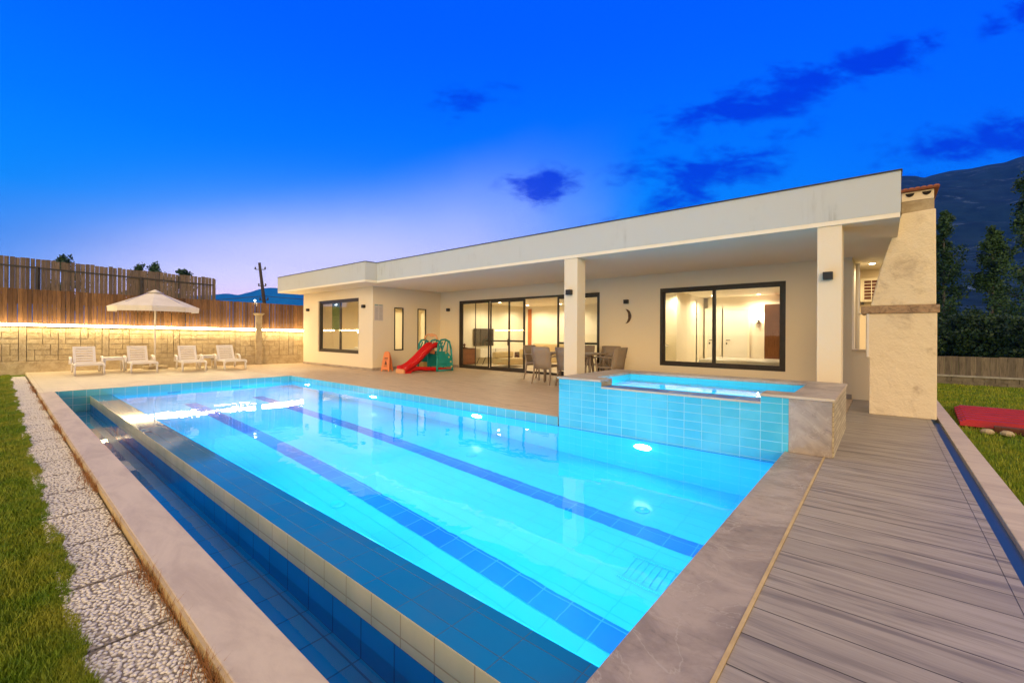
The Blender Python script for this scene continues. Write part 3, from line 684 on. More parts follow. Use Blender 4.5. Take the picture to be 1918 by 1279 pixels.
# ------------------------------------------------ lights in the house
def downlight(x, y, z, label, e=26, r=.05):
    o = empty('ceiling_light', (x, y, z), 0, label, 'ceiling light', 'recessed ceiling lights')
    MB().lathe([(r+.012, -.008), (r+.012, 0)], (0, 0, 0), 20).build('trim_ring', M['white_gloss'], o)
    MB().lathe([(r*.2, -.011), (r, -.011), (r, -.0082)], (0, 0, 0), 20).build('lens', M['downlight'], o)
    lamp('bulb', (0, 0, -.03), e, WARM, o, 'SPOT', .04, spot_size=R(165), spot_blend=.5); return o
DLn = [(-11.03, 12.26, 2.359, 'recessed ceiling light behind the sliding door, nearest the television'),
       (-11.16, 14.1, 2.359, 'recessed ceiling light in the open doorway, left of the rust panel'),
       (-9.6, 14.2, 2.359, 'recessed ceiling light near the back wall of the living room'),
       (-7.6, 12.6, 2.359, 'recessed ceiling light above the right-hand glass doors'),
       (-4.54, 12.9, 2.449, 'recessed ceiling light left in the bedroom, the brighter front one of the pair'),
       (-4.2, 14.9, 2.449, 'recessed ceiling light left in the bedroom, rear one of the pair'),
       (-2.95, 15.2, 2.449, 'recessed ceiling light over the wall sconce in the bedroom')]
for d in DLn: downlight(*d, e=80)
downlight(-.19, 11.5, 2.659, 'recessed soffit light over the air conditioner by the chimney', 22)
downlight(-12.95, 8.9, 2.549, 'recessed ceiling light inside behind the narrow windows', 160)
downlight(-15.2, 9.3, 2.549, 'recessed ceiling light inside behind the wing window', 9)

def wall_lamp(x, y, z, rz, label):
    o = empty('wall_lamp', (x, y, z), rz, label, 'wall lamp', 'small black outdoor wall lamps')
    MB().box(-.05, .05, -.015, 0, -.045, .045).build('back_plate', M['black'], o)
    MB().box(-.055, .055, -.095, -.016, -.05, .05).build('body', M['black'], o, bevel=.004)
    MB().box(-.035, .035, -.08, -.03, -.0535, -.0502).build('lens', M['screen'], o)
wall_lamp(-16.6, WY, 2.04, 0, 'unlit black wall lamp left of the wing window')
wall_lamp(-12.72, WY, 2.04, 0, 'unlit black wall lamp right of the wing window')
wall_lamp(-11.78, FY, 2.02, 0, 'unlit black wall lamp left of the sliding doors')
wall_lamp(-5.0, FY, 2.02, 0, 'unlit black wall lamp above the crescent ornament')
wall_lamp(-4.655, 7.224, 2.0, 0, 'unlit black wall lamp on the left pillar')
wall_lamp(-.575, 7.224, 1.99, 0, 'unlit black wall lamp on the right pillar')

# ------------------------------------------------ things inside
X = -12.045
o = empty('television', (X, 12.4, .7), 0, 'large flat television switched off on the living room wall', 'television')
MB().box(.03, .07, -.55, .55, 0, .68).build('screen', M['screen'], o, bevel=.004); MB().box(0, .03, -.2, .2, .2, .45).build('bracket', M['black'], o)
o = empty('sideboard', (X, 12.7, 0.012), 0, 'low cream television sideboard on slanted legs', 'sideboard')
MB().box(.01, .42, -.85, .85, .26, .60).build('cabinet', M['white_gloss'], o, bevel=.004)
for y in (-.7, .62):
    MB().tube([(.38, y, 0), (.38, y+.16, .26)], .012, 6).build('leg', M['black'], o); MB().tube([(.06, y, 0), (.06, y+.16, .26)], .012, 6).build('leg', M['black'], o)
MB().box(.42, .424, -.02, 0, .28, .58).build('door_gap', M['screen'], o)
o = empty('chest_of_drawers', (X, 11.2, 0.012), 0, 'dark brown chest of drawers in the living room corner', 'drawers')
MB().box(.01, .42, -.38, .38, .04, .60).build('body', M['wood_dark'], o); MB().box(.0, .44, -.40, .40, .60, .63).build('top', M['wood_dark'], o)
for z in (.06, .24, .42): MB().box(.421, .436, -.36, .36, z, z+.165).build('drawer', M['wood_brown'], o)
o = empty('ornament', (X+.22, 11.2, .642), 0, 'small dark ornament on the brown chest of drawers', 'ornament')
MB().lathe([(.11, 0), (.13, .02), (.03, .04), (.025, .09), (.05, .12), (.02, .17), (.001, .18)], seg=14).build('figure', M['wood_dark'], o)
o = empty('stool', (-11.0, 13.5, 0.012), R(10), 'taupe stool with splayed legs beside the television sideboard', 'stool')
MB().box(-.19, .19, -.19, .19, .40, .45).build('seat', M['grey_stool'], o, bevel=.01)
for sx in (-1, 1): MB().prism([(sx*.12, .40), (sx*.19, .40), (sx*.22, 0), (sx*.17, 0)], 'y', -.18, .18).build('leg', M['grey_stool'], o)
o = empty('wall_panel', (-11.72, 14.99, .4), 0, 'tall rust coloured wall panel at the back of the living room', 'wall panel')
MB().box(-.09, .09, -.03, 0, 0, 1.85).build('panel', M['orange_curtain'], o)
o = empty('sofa', (-9.6, 13.6, 0.012), 0, 'cream upholstered sofa behind the open sliding door', 'sofa')
MB().box(-1.1, 1.1, -.45, .45, .12, .42).build('base', M['sofa'], o, bevel=.04); MB().box(-1.1, 1.1, .25, .5, .42, .80).build('backrest', M['sofa'], o, bevel=.06)
for sx in (-1, 1): MB().box(sx*1.1-.12, sx*1.1+.12, -.45, .48, .10, .58).build('armrest', M['sofa'], o, bevel=.05)
for sx in (-.5, .5): MB().box(sx-.48, sx+.48, -.42, .24, .425, .52).build('cushion', M['sofa'], o, bevel=.04)
o = empty('armchair', (-10.3, 12.0, 0.012), R(90), 'low cream armchair just inside the open doorway', 'armchair')
MB().box(-.5, .5, -.4, .4, .08, .30).build('base', M['sofa'], o, bevel=.04); MB().box(-.5, .5, .22, .42, .30, .52).build('backrest', M['sofa'], o, bevel=.05)
o = empty('wall_art', (-8.2, 14.99, 1.55), 0, 'dark leaf shaped picture glimpsed through the glass left of the pillar', 'picture')
MB().box(-.22, .22, -.02, 0, -.42, .42).build('frame', M['white_gloss'], o)
MB().prism([(-.14, -.1), (0, -.38), (.14, -.1), (.15, .15), (0, .38), (-.15, .15)], 'y', -.026, -.021).build('motif', M['twig'], o)
o = empty('kitchen_unit', (-6.3, 14.6, 0.012), 0, 'dark kitchen unit glimpsed right of the left pillar', 'kitchen unit')
MB().box(-.9, .9, -.3, .35, 0, .85).build('base', M['grey_stool'], o); MB().box(-.92, .92, -.32, .36, .85, .89).build('worktop', M['white_gloss'], o)
# bedroom
for (nm, x0, x1, lab) in (('door', -4.62, -4.18, 'white interior door standing ajar at the left of the bedroom'), ('door', -4.08, -3.38, 'closed white interior door in the bedroom back wall')):
    o = empty(nm, ((x0+x1)/2, 15.79, .012), 0, lab, 'door'); h = (x1-x0)/2
    MB().box(-h, h, -.04, 0, 0, 2.0).build('leaf', M['white_gloss'], o)
    b = MB(); b.box(-h-.07, -h, -.06, 0, 0, 2.07); b.box(h, h+.07, -.06, 0, 0, 2.07); b.box(-h, h, -.06, 0, 2.0, 2.07); b.build('door_frame', M['interior'], o)
    MB().tube([(-h+.08, -.04, 1.0), (-h+.08, -.09, 1.0), (-h+.2, -.09, 1.0)], .012, 8).build('handle', M['black'], o)
    MB().box(-h+.06, -h+.10, -.045, -.04, .86, .92).build('escutcheon', M['black'], o)
o = empty('wardrobe', (-2.42, 15.79, .012), 0, 'tall walnut wardrobe at the right of the bedroom', 'wardrobe')
MB().box(-.38, .6, -.55, 0, .02, 2.12).build('carcass', M['wood_brown'], o)
MB().box(-.37, .1, -.57, -.551, .05, 1.0).build('door', M['wood_brown'], o); MB().box(-.37, .1, -.57, -.551, 1.02, 2.09).build('door', M['wood_brown'], o)
o = empty('wall_sconce', (-3.05, 15.79, 1.62), 0, 'lit wall sconce of twigs throwing a fan of light', 'wall light')
for i in range(9):
    a = R(-60+15*i); MB().tube([(0, -.05, 0), (math.sin(a)*.16, -.08, -.20*math.cos(a))], [.008, .004], 6).build('twig', M['twig'], o)
MB().lathe([(.03, 0), (.05, .05), (.05, .07)], (0, -.08, 0), 12).build('cup', M['twig'], o); MB().lathe([(.01, .072), (.045, .072), (.03, .11), (.002, .12)], (0, -.08, 0), 12).build('bulb_glow', M['downlight'], o)
lamp('bulb', (0, -.12, .2), 12, WARM, o, size=.04)
o = empty('bed', (-2.6, 13.2, .012), 0, 'white covered bed below the bedroom window', 'bed')
MB().box(-1.3, 1.5, -.8, .8, .05, .33).build('base', M['wood_brown'], o); MB().box(-1.28, 1.48, -.78, .78, .33, .52).build('mattress', M['white_gloss'], o, bevel=.06)
MB().box(1.0, 1.42, -.7, .7, .52, .62).build('pillow', M['canvas'], o, bevel=.05)
o = empty('wall_shelf', (-5.13, 12.3, .86), 0, 'thin wall shelf at the left of the bedroom window', 'shelf')
MB().prism([(0, -.7), (.28, -.6), (.30, .5), (0, .9)], 'z', -.02, .02).build('board', M['white_gloss'], o)
MB().box(0, .02, -.3, -.26, -.2, -.02).build('bracket', M['black'], o)
o = empty('bedroom_pier', (-4.4, 13.5, .012), 0) if False else None
# wing room: blind and sink
o = empty('roller_blind', (-15.28, WY+.42, 2.4), 0, 'green roller blind behind the left pane of the wing window', 'blind')
MB().box(-.35, .25, -.006, 0, -1.1, -.06).build('cloth', mat('green blind', (.10, .24, .03), .8, lambda n, p: n.put(p.inputs['Base Color'], n.mix(n.noise(obj_co(n), 4, 3), (.10, .17, .05), (.14, .21, .07)))), o); MB().tube([(-.35, 0, -.03), (.25, 0, -.03)], .028, 10).build('roller', M['white_gloss'], o)
o = empty('sink', (-13.9, WY+.55, .62), 0, 'white sink with an arched tap behind the right pane of the wing window', 'sink')
b = MB(); b.box(-.6, .6, -.25, .25, -.06, 0); b.build('worktop', M['white_gloss'], o)
MB().lathe([(.05, 0), (.14, .02), (.16, .07), (.13, .07), (.1, .03)], (-.1, 0, 0), 20).build('bowl', M['white_gloss'], o)
MB().tube([(.0, .12, 0), (0, .12, .16), (-.03, .08, .21), (-.06, 0, .20), (-.06, -.02, .16)], .012, 8).build('tap', M['white_gloss'], o)

# ------------------------------------------------ on the facade
o = empty('notice_board', (WX+.001, 7.86, 1.84), 0, 'pale printed notice board with a teal heading on the wing corner', 'notice board')
MB().box(0, .008, -.155, .155, -.26, .255).build('board', M['poster'], o)
b = MB()
for i in range(11):
    z = -.22+i*.036
    for (y0, y1) in ((-.135, -.02), (.02, .13)): b.box(.0082, .0092, y0, y1-.03*((i*7) % 4)/4, z, z+.012)
b.build('text_lines', M['poster_text'], o)
b = MB(); yy = -.14
for i in range(13):
    w_ = (.014, .018, .010, .020, .012)[i % 5]
    if i != 6: b.box(.0082, .0092, yy, yy+w_, .232-(.012 if i % 3 else .018), .232+(.012 if i % 4 else .020))
    yy += w_+.006
b.build('heading', M['poster_teal'], o)
o = empty('crescent_ornament', (-5.0, FY-.012, 1.65), 0, 'woven crescent moon ornament hanging on the facade', 'ornament')
b = MB()
for k in range(5):
    a0, a1 = -72, 72; rr = .165; pts = []; rad = []
    for i in range(17):
        a = R(a0+(a1-a0)*i/16); s_ = math.cos(R(90)*(i/8-1)); off = (k-2)*.016*s_
        pts.append((-.08+(rr+off)*math.cos(a), .006*math.sin(i*1.3+k), (rr+off)*math.sin(a)*1.15)); rad.append(.007*(.3+.7*s_)+.002)
    b.tube(pts, rad, 6)
b.build('weave', M['twig'], o)
o = empty('air_conditioner', (-.15, 12.42, 1.93), 0, 'cream air conditioner unit with a square grille', 'air conditioner')
MB().box(-.26, .42, -.12, .17, 0, .52).build('casing', M['ac_white'], o, bevel=.01)
b = MB()
for i in range(7): b.box(-.2, .2, -.135, -.121, .04+i*.07, .052+i*.07)
for i in range(4): b.box(-.2+i*.13, -.188+i*.13, -.137, -.136+.014, .04, .472)
b.build('grille', M['ac_white'], o)
MB().box(-.19, .19, -.1205, -.1195, .05, .46).build('fan_opening', M['wood_dark'], o)
b = MB(); b.box(-.24, -.2, -.15, .18, -.05, 0); b.box(.3, .34, -.15, .18, -.05, 0); b.build('bracket', M['steel_dark'], o)

# barbecue chimney
ch = empty('barbecue_chimney', (.2, 8.66, 0), 0, 'tall rough plastered outdoor barbecue chimney with a tiled cap', 'chimney')
CY0, CY1 = 8.66, 9.45
def CB(mb, name, m, **k): return at_root(mb.build(name, m, **k), ch)
def wob(o, amp=.012, cuts=18):
    """uneven hand plastered surface"""
    bm = bmesh.new(); bm.from_mesh(o.data); bmesh.ops.subdivide_edges(bm, edges=bm.edges, cuts=cuts, use_grid_fill=True)
    for v in bm.verts:
        p = v.co; v.co += Vector((math.sin(p.z*5.1+p.y*3)*.5+math.sin(p.z*13+1)*.3, math.sin(p.z*4+p.x*9)*.6, 0))*amp
    bm.to_mesh(o.data); bm.free(); o.data.uv_layers.remove(o.data.uv_layers[0]); box_uv(o.data)
b = MB(); b.prism([(-.175, 0), (.575, 0), (.575, 1.53), (-.215, 1.53), (-.215, .86), (-.175, .86)], 'y', CY0, CY1); o = CB(b, 'firebox', M['rough_plaster'], bevel=.012)
b = MB(); b.box(-.275, .60, CY0-.02, CY1, 1.531, 1.645); CB(b, 'mantel_slab', mat('brown marble slab', (.34, .22, .13), .5, lambda n, p: n.put(p.inputs['Base Color'], n.mix(n.sm(n.noise(obj_co(n), 9, 8, .7, .8), .35, .68), (.42, .28, .17), (.16, .10, .06)))), bevel=.006)
b = MB(); b.prism([(-.165, 1.646), (.565, 1.646), (.555, 3.02), (.19, 3.0), (.06, 2.60), (-.05, 2.2)], 'y', CY0+.01, CY1-.02); CB(b, 'hood', M['rough_plaster'], bevel=.015)
b = MB(); b.box(.185, .54, CY0+.03, CY1-.05, 3.0, 3.17); CB(b, 'stack_course', M['concrete'], bevel=.006)
b = MB(); b.box(.186, .537, CY0+.035, CY1-.055, 3.175, 3.31); CB(b, 'stack', M['rough_plaster'], bevel=.006)
for x in (.28, .46):
    b = MB(); b.prism([(x+.048*math.cos(R(a)), 3.285+.052*math.sin(R(a))) for a in range(180, 361, 15)], 'y', CY0+.028, CY0+.036); CB(b, 'flue_hole', M['dark_hole'])
cp = CB(MB().box(.13, .59, CY0-.03, CY1, 3.311, 3.325), 'tiled_cap', M['red_tile'])
b = MB()
for i in range(7):
    x = .16+i*.066; b.prism([(x+.036*math.cos(R(a)), 3.325+.026*math.sin(R(a))) for a in range(0, 181, 20)], 'y', CY0-.045, CY1+.01)
o = b.build('roof_tiles', M['red_tile']); o.parent = cp
CB(MB().box(-.205, -.176, CY0-.004, CY0+.03, .87, 1.53), 'edge_strip', M['white_plastic'])

# ================================================================== TERRACE OBJECTS
# slide playset, local frame: slide runs to -y
o = empty('toddler_slide', (-10.82, 8.75, 0), R(-4), 'red and teal plastic toddler slide against the corner of the wing', 'slide')
prof = [(.22, .80), (.08, .80), (-.04, .75), (-.25, .58), (-.48, .37), (-.70, .21), (-.88, .13), (-1.02, .11)]
rings = []
for (y, z) in prof:
    w2 = .17; rings.append([(-w2-.04, y, z+.10), (-w2, y, z+.11), (-w2+.02, y, z), (w2-.02, y, z), (w2, y, z+.11), (w2+.04, y, z+.10), (w2+.04, y, z-.06), (w2-.02, y, z-.035), (-w2+.02, y, z-.035), (-w2-.04, y, z-.06)])
MB().loft(rings).build('chute', M['red_plastic'], o)
MB().box(-.21, .21, -1.06, -.98, 0.0, .13).build('chute_foot', M['peach_plastic'], o, bevel=.02)
b = MB(); b.prism([(-1.0, .0), (-.78, .0), (-.72, .08), (-.45, .10), (-.15, .06), (.2, .06), (.2, 0.01), (.75, .01), (.75, .07), (.25, .12), (-.3, .17), (-.7, .2), (-1.0, .10)], 'x', .14, .19); b.prism([(-.78, .0), (-.6, 0), (-.5, .10), (.75, .07), (.75, .01), (0, .01), (-.3, .03)], 'x', -.19, -.14)
b.box(-.14, .14, .1, .75, .01, .045); b.build('base_frame', M['red_plastic'], o, bevel=.008)
def side_panel(x, y0, wd, hh, par):
    """arched teal panel with cut-outs, in the plane x"""
    b = MB(); t_ = .02
    def bar(p, q, r_=.03): 
        b.tube([(x, y0+p[0]*wd, p[1]*hh), (x, y0+q[0]*wd, q[1]*hh)], r_, 6)
    out = [(0, 0), (0.02, .5), (.08, .86), (.25, .98), (.5, 1.0), (.78, .93), (.9, .7), (.95, .35), (1.0, 0)]
    for p, q in zip(out, out[1:]): bar(p, q, .032)
    b.box(x-t_, x+t_, y0+.02*wd, y0+.62*wd, .22*hh, .62*hh); b.box(x-t_, x+t_, y0+.05*wd, y0+.95*wd, .14*hh, .24*hh)
    b.prism([(y0+.62*wd, .24*hh), (y0+.95*wd, .24*hh), (y0+.93*wd, .42*hh), (y0+.62*wd, .62*hh)], 'x', x-t_, x+t_)
    bar((.06, .62), (.35, .92), .022); bar((.28, .60), (.55, .97), .022); bar((.62, .55), (.70, .95), .022); bar((.05, .03), (.95, .03), .03)
    b.build('side_panel', M['teal_plastic'], par)
    for (yy, zz) in ((.52, .58), (.72, .44), (.84, .29), (.9, .14)):
        MB().lathe([(.03, -.004), (.03, .004)], (0, 0, 0), 12).build('knob', M['yellow_plastic'], par).matrix_local = Matrix.Translation((x+.035, y0+yy*wd, zz*hh)) @ Matrix.Rotation(R(90), 4, 'Y')
side_panel(.24, .12, .60, 1.0, o); side_panel(-.24, .12, .60, .98, o); side_panel(-.62, .0, .50, .98, o)
b = MB()
for k, z in enumerate((.2, .4, .6)): b.box(-.2, .2, .55-.1*k, .72-.1*k, z-.02, z+.02)
b.box(-.2, .2, .15, .42, .76, .80); b.build('steps', M['teal_plastic'], o)
MB().tube([(-.62, .25, .96), (-.60, .25, 1.06), (-.45, .25, 1.15), (-.2, .25, 1.16), (-.02, .25, 1.12), (.08, .25, 1.0)], .03, 8).build('arch_bar', M['peach_plastic'], o)
MB().box(-.35, -.12, .24, .30, 1.08, 1.17).build('hoop_bracket', M['peach_plastic'], o, bevel=.01)
MB().box(-.1, .1, .1, .13, .55, .68).build('toy_panel', M['orange_plastic'], o)
MB().box(-.5, -.25, -.05, .1, 0, .28).build('toy_bin', M['yellow_plastic'], o, bevel=.02)

o = empty('warning_sign', (-11.86, 7.92, 0), R(24), 'orange folding wet floor sign standing by the wing corner', 'warning sign')
for s in (-1, 1):
    b = MB(); pts = [(-.15, 0), (-.11, 0), (-.09, .05), (.09, .05), (.11, 0), (.15, 0), (.12, .42), (.09, .58), (.05, .62), (-.05, .62), (-.09, .58), (-.12, .42)]
    b.prism([(p[0], p[1]) for p in pts], 'y', -.01, .01); l = b.build('leaf', M['orange_plastic'], o); l.location = (0, s*.11, 0); l.rotation_euler = (R(10)*s, 0, 0)
b = MB(); b.box(-.06, .06, -.003, 0, .40, .425); b.box(-.07, .07, -.003, 0, .37, .38); b.prism([(-.04, .2), (.05, .2), (.02, .3), (-.02, .32)], 'y', -.003, 0); b.tube([(0, -.002, .33), (0, -.0025, .345)], .012, 8); b.box(-.06, .06, -.003, 0, .15, .165)
k = b.build('warning_print', M['wood_dark'], o); k.location = (0, -.11-.0105, 0); k.rotation_euler = (-R(10), 0, 0)

# garden chairs and table
def make_chair():
    o = empty('garden_chair', (0, 0, 0))
    for sx in (-1, 1):
        MB().tube([(sx*.25, .22, 0), (sx*.235, .20, .25), (sx*.24, .20, .42), (sx*.27, .23, .64)], [.016, .02, .024, .02], 8).build('leg', M['taupe'], o)
        MB().tube([(sx*.26, -.27, 0), (sx*.24, -.22, .25), (sx*.235, -.20, .42), (sx*.25, -.24, .66), (sx*.25, -.30, .88)], [.016, .022, .025, .02, .016], 8).build('leg', M['taupe'], o)
        MB().loft([[(sx*.27-.03, y, z), (sx*.27+.03, y, z), (sx*.27+.03, y, z+.025), (sx*.27-.03, y, z+.025)] for (y, z) in ((.28, .635), (.15, .66), (-.1, .655), (-.25, .65))]).build('armrest', M['taupe'], o)
    MB().box(-.24, .24, -.21, .24, .41, .45).build('seat', M['taupe'], o, bevel=.012)
    rings = []
    for (y, z, w2) in ((-.20, .36, .225), (-.215, .50, .235), (-.25, .70, .24), (-.30, .89, .235)):
        rings.append([(-w2, y, z), (-w2*.5, y-.02, z), (w2*.5, y-.02, z), (w2, y, z), (w2, y-.025, z), (w2*.5, y-.045, z), (-w2*.5, y-.045, z), (-w2, y-.025, z)])
    MB().loft(rings).build('backrest', M['taupe'], o)
    return o
proto = make_chair()
CH = [(-6.15, 8.55, 0, 'taupe armchair with its back to the camera, left in front of the dining table'),
      (-5.50, 8.62, R(-8), 'taupe armchair half hidden behind the left pillar, in front of the dining table'),
      (-6.95, 9.25, R(-90), 'taupe armchair at the left end of the dining table, seen side on'),
      (-4.86, 9.25, R(84), 'taupe armchair at the right end of the dining table, turned side on'),
      (-5.35, 9.95, R(180), 'taupe armchair behind the dining table, right one of the rear pair'),
      (-6.1, 9.95, R(176), 'taupe armchair behind the dining table, left one of the rear pair')]
for i, (x, y, a, lab) in enumerate(CH):
    c = proto if i == 0 else copy_tree(proto)
    c.location = (x, y, .0); c.rotation_euler = (0, 0, a); tag(c, lab, 'chair', 'taupe armchairs round the dining table')
o = empty('dining_table', (-5.85, 9.27, 0), 0, 'taupe rectangular garden dining table under the roof', 'table')
MB().box(-.72, .72, -.42, .42, .70, .735).build('table_top', M['taupe'], o, bevel=.008)
for sx in (-1, 1):
    for sy in (-1, 1): MB().tube([(sx*.64, sy*.34, 0), (sx*.62, sy*.32, .70)], [.025, .035], 8).build('leg', M['taupe'], o)

# loungers
def make_lounger():
    o = empty('sun_lounger', (0, 0, 0)); W2 = .29      # +x is the foot end, origin mid way
    m = M['white_plastic']
    for s in (-1, 1):
        MB().loft([[(x, s*W2-.022, z-.03), (x, s*W2+.022, z-.03), (x, s*W2+.022, z+.03), (x, s*W2-.022, z+.03)] for (x, z) in ((-.72, .30), (-.35, .31), (.1, .31), (.5, .33), (.72, .32), (.80, .28))]).build('side_rail', m, o)
        for (x0, x1) in ((.62, .70), (-.10, -.02) if False else (.05, .0)):
            pass
        for (x, dx) in ((.66, .07), (-.52, -.08)):
            MB().loft([[(x+dx*(1-t_)-.045+.01*t_, s*W2-.02, z), (x+dx*(1-t_)+.04, s*W2-.02, z), (x+dx*(1-t_)+.04, s*W2+.02, z), (x+dx*(1-t_)-.045+.01*t_, s*W2+.02, z)] for (t_, z) in ((0, 0), (.5, .14), (1, .29))]).build('leg', m, o)
        pts = [(-.62, .30), (-.60, .48), (-.52, .52), (-.25, .50), (-.14, .44), (-.10, .32)]
        MB().loft([[(x, s*(W2+.04)-.028, z-.015), (x, s*(W2+.04)+.028, z-.015), (x+.02, s*(W2+.04)+.028, z+.02), (x+.02, s*(W2+.04)-.028, z+.02)] for (x, z) in pts]).build('armrest', m, o)
    b = MB()
    for i in range(8):
        x = -.12+i*.108; z = .345-.025*math.sin(i/7*math.pi)+.01
        b.box(x, x+.088, -.265, .265, z-.012, z+.006)
    b.box(-.13, .76, -.28, -.25, .315, .335); b.box(-.13, .76, .25, .28, .315, .335); b.box(.735, .77, -.28, .28, .30, .352); b.build('seat_slats', m, o)
    # backrest, raised about 62 degrees
    b = MB(); L = .62
    b.box(0, L, -.235, -.175, -.014, .014); b.box(0, L, .175, .235, -.014, .014)
    b.box(0, .05, -.175, .175, -.012, .012)
    for i in range(5): b.box(.085+i*.092, .142+i*.092, -.175, .175, -.010, .010)
    b.box(L-.09, L, -.175, .175, -.012, .012)
    k = b.build('backrest', m, o, bevel=.004); k.location = (-.12, -.05, .345); k.rotation_euler = (0, R(-(180-58)), 0)
    return o
lp = make_lounger()
LG = [(-17.22, 1.67, R(-2), 'white slatted sun lounger, leftmost by the stone wall'), (-17.1, 2.82, R(-3), 'white slatted sun lounger just left of the parasol pole'),
      (-16.65, 3.96, R(-6), 'white slatted sun lounger just right of the parasol base'), (-16.45, 4.97, R(-4), 'white slatted sun lounger nearest the house, rightmost of the row')]
for i, (x, y, a, lab) in enumerate(LG):
    c = lp if i == 0 else copy_tree(lp)
    c.location = (x, y, 0); c.scale = (1, 1, .86); c.rotation_euler = (0, 0, a); tag(c, lab, 'sun lounger', 'white plastic sun loungers')
def side_table():
    o = empty('side_table', (0, 0, 0))
    MB().box(-.24, .24, -.24, .24, .40, .43).build('table_top', M['white_plastic'], o, bevel=.01)
    b = MB(); b.box(-.22, .22, -.225, -.205, .34, .40); b.box(-.22, .22, .205, .225, .34, .40); b.box(-.225, -.205, -.2, .2, .34, .40); b.box(.205, .225, -.2, .2, .34, .40); b.build('apron', M['white_plastic'], o)
    for sx in (-1, 1):
        for sy in (-1, 1): MB().tube([(sx*.22, sy*.22, 0), (sx*.20, sy*.20, .40)], [.018, .028], 6).build('leg', M['white_plastic'], o)
    return o
s1 = side_table(); s1.location = (-17.55, 2.25, 0); tag(s1, 'white square side table between the two left loungers', 'side table', 'white side tables')
s2 = copy_tree(s1); s2.location = (-17.05, 4.48, 0); tag(s2, 'white square side table between the two right loungers', 'side table', 'white side tables')
# parasol
o = empty('parasol', (-17.9, 3.3, 0), R(8), 'open cream parasol standing between the loungers', 'parasol')
MB().tube([(0, 0, .05), (0, 0, 2.42)], .026, 10).build('pole', M['white_plastic'], o)
MB().box(-.27, .27, -.27, .27, 0, .10).build('base', M['concrete'], o, bevel=.02)
n8 = 8; rr = 1.16; b = MB(); k = len(b.v)
b.v.append((0, 0, 2.50))
ring1 = []; ring2 = []; ring3 = []
for i in range(n8):
    a = 2*math.pi*(i+.5)/n8; ring1.append(len(b.v)); b.v.append((rr*math.cos(a), rr*math.sin(a), 1.98))
for i in range(n8):
    a = 2*math.pi*(i+.5)/n8; ring2.append(len(b.v)); b.v.append((rr*.985*math.cos(a), rr*.985*math.sin(a), 1.82))
for i in range(n8):
    j = (i+1) % n8; b.face((0, ring1[i], ring1[j])); b.face((ring1[i], ring2[i], ring2[j], ring1[j]))
cn = b.build('canopy', M['canvas'], o, fix=False); sl = cn.modifiers.new('thick', 'SOLIDIFY'); sl.thickness = .006
b = MB(); b.lathe([(.24, 2.425), (.05, 2.525), (.02, 2.54)], seg=8); b.build('vent', M['canvas'], cn)
for i in range(n8):
    a = 2*math.pi*(i+.5)/n8; MB().tube([(.1*math.cos(a), .1*math.sin(a), 2.42), (rr*.97*math.cos(a), rr*.97*math.sin(a), 1.965)], .009, 5).build('rib', M['white_plastic'], o)
    if i % 2 == 0: MB().tube([(.06*math.cos(a), .06*math.sin(a), 2.506), (rr*.8*math.cos(a), rr*.8*math.sin(a), 2.098)], .007, 5).build('piping', M['canvas_trim'], cn)

# ================================================================== BOUNDARY WALL, LED, FENCES (left)
def wx(y): return -18.95+.2*y
def wz(y): return 1.40-.0155*y
WYS, WYE = -7.0, 11.5
TH = math.atan2(.2, 1.0)    # wall leans off the y axis
wall = empty('stone_wall', (wx(WYS), WYS, 0), 0, 'long pale wall of patterned blocks behind the loungers', 'wall')
def wpt(y, d, z):            # d = distance in front of the wall face (towards +x)
    n_ = (math.cos(TH), -math.sin(TH)); return (wx(y)+d*n_[0], y+d*n_[1], z)
def wbox(mb, y0, y1, d0, d1, z0, z1, mi=0, zt=None):
    zt = zt or (z1, z1)
    k = len(mb.v); mb.v += [wpt(y0, d0, z0), wpt(y0, d1, z0), wpt(y1, d1, z0), wpt(y1, d0, z0), wpt(y0, d0, zt[0]), wpt(y0, d1, zt[0]), wpt(y1, d1, zt[1]), wpt(y1, d0, zt[1])]
    for q in ((0, 3, 2, 1), (4, 5, 6, 7), (0, 1, 5, 4), (1, 2, 6, 5), (2, 3, 7, 6), (3, 0, 4, 7)): mb.face(tuple(k+i for i in q), mi)
b = MB(); wbox(b, WYS, WYE, -.22, -.03, -.3, 0, zt=(wz(WYS)-.02, wz(WYE)-.02)); wk = at_root(b.build('wall_core', M['mortar']), wall)
# pinwheel pattern of blocks in panels between plain piers
b = MB(); P0 = 2.55; y = WYS; rs = random.Random(3)
piers = [y0 for y0 in np.arange(-6.4, 11.5, 1.72)]
bands = MB()
for i, yp in enumerate(piers):
    wbox(bands, yp-.07, yp+.07, -.03, .002, .30, 1.3, zt=(wz(yp)-.08, wz(yp)-.08))
u = .150
for i in range(len(piers)-1):
    a0, a1 = piers[i]+.08, piers[i+1]-.08; top = wz((a0+a1)/2)-.09; z0 = .33
    rows = int((top-z0)/u); hs = (top-z0)/rows; cols = int(round((a1-a0)/u)); ws = (a1-a0)/cols
    occ = [[0]*cols for _ in range(rows)]
    for r_ in range(rows):
        for c_ in range(cols):
            if occ[r_][c_]: continue
            q = (c_+2*r_) % 5
            wv_ = 1; hv = 1
            if q in (0, 2) and r_+1 < rows and not occ[r_+1][c_]: hv = 2
            elif c_+1 < cols and not occ[r_][c_+1]:
                wv_ = 2
                if c_+2 < cols and not occ[r_][c_+2] and rs.random() < .3: wv_ = 3
            for rr_ in range(hv):
                for cc in range(wv_): occ[r_+rr_][c_+cc] = 1
            g_ = .006; wbox(b, a0+c_*ws+g_, a0+(c_+wv_)*ws-g_, -.029, rs.uniform(-.010, .010), z0+r_*hs+g_, z0+(r_+hv)*hs-g_)
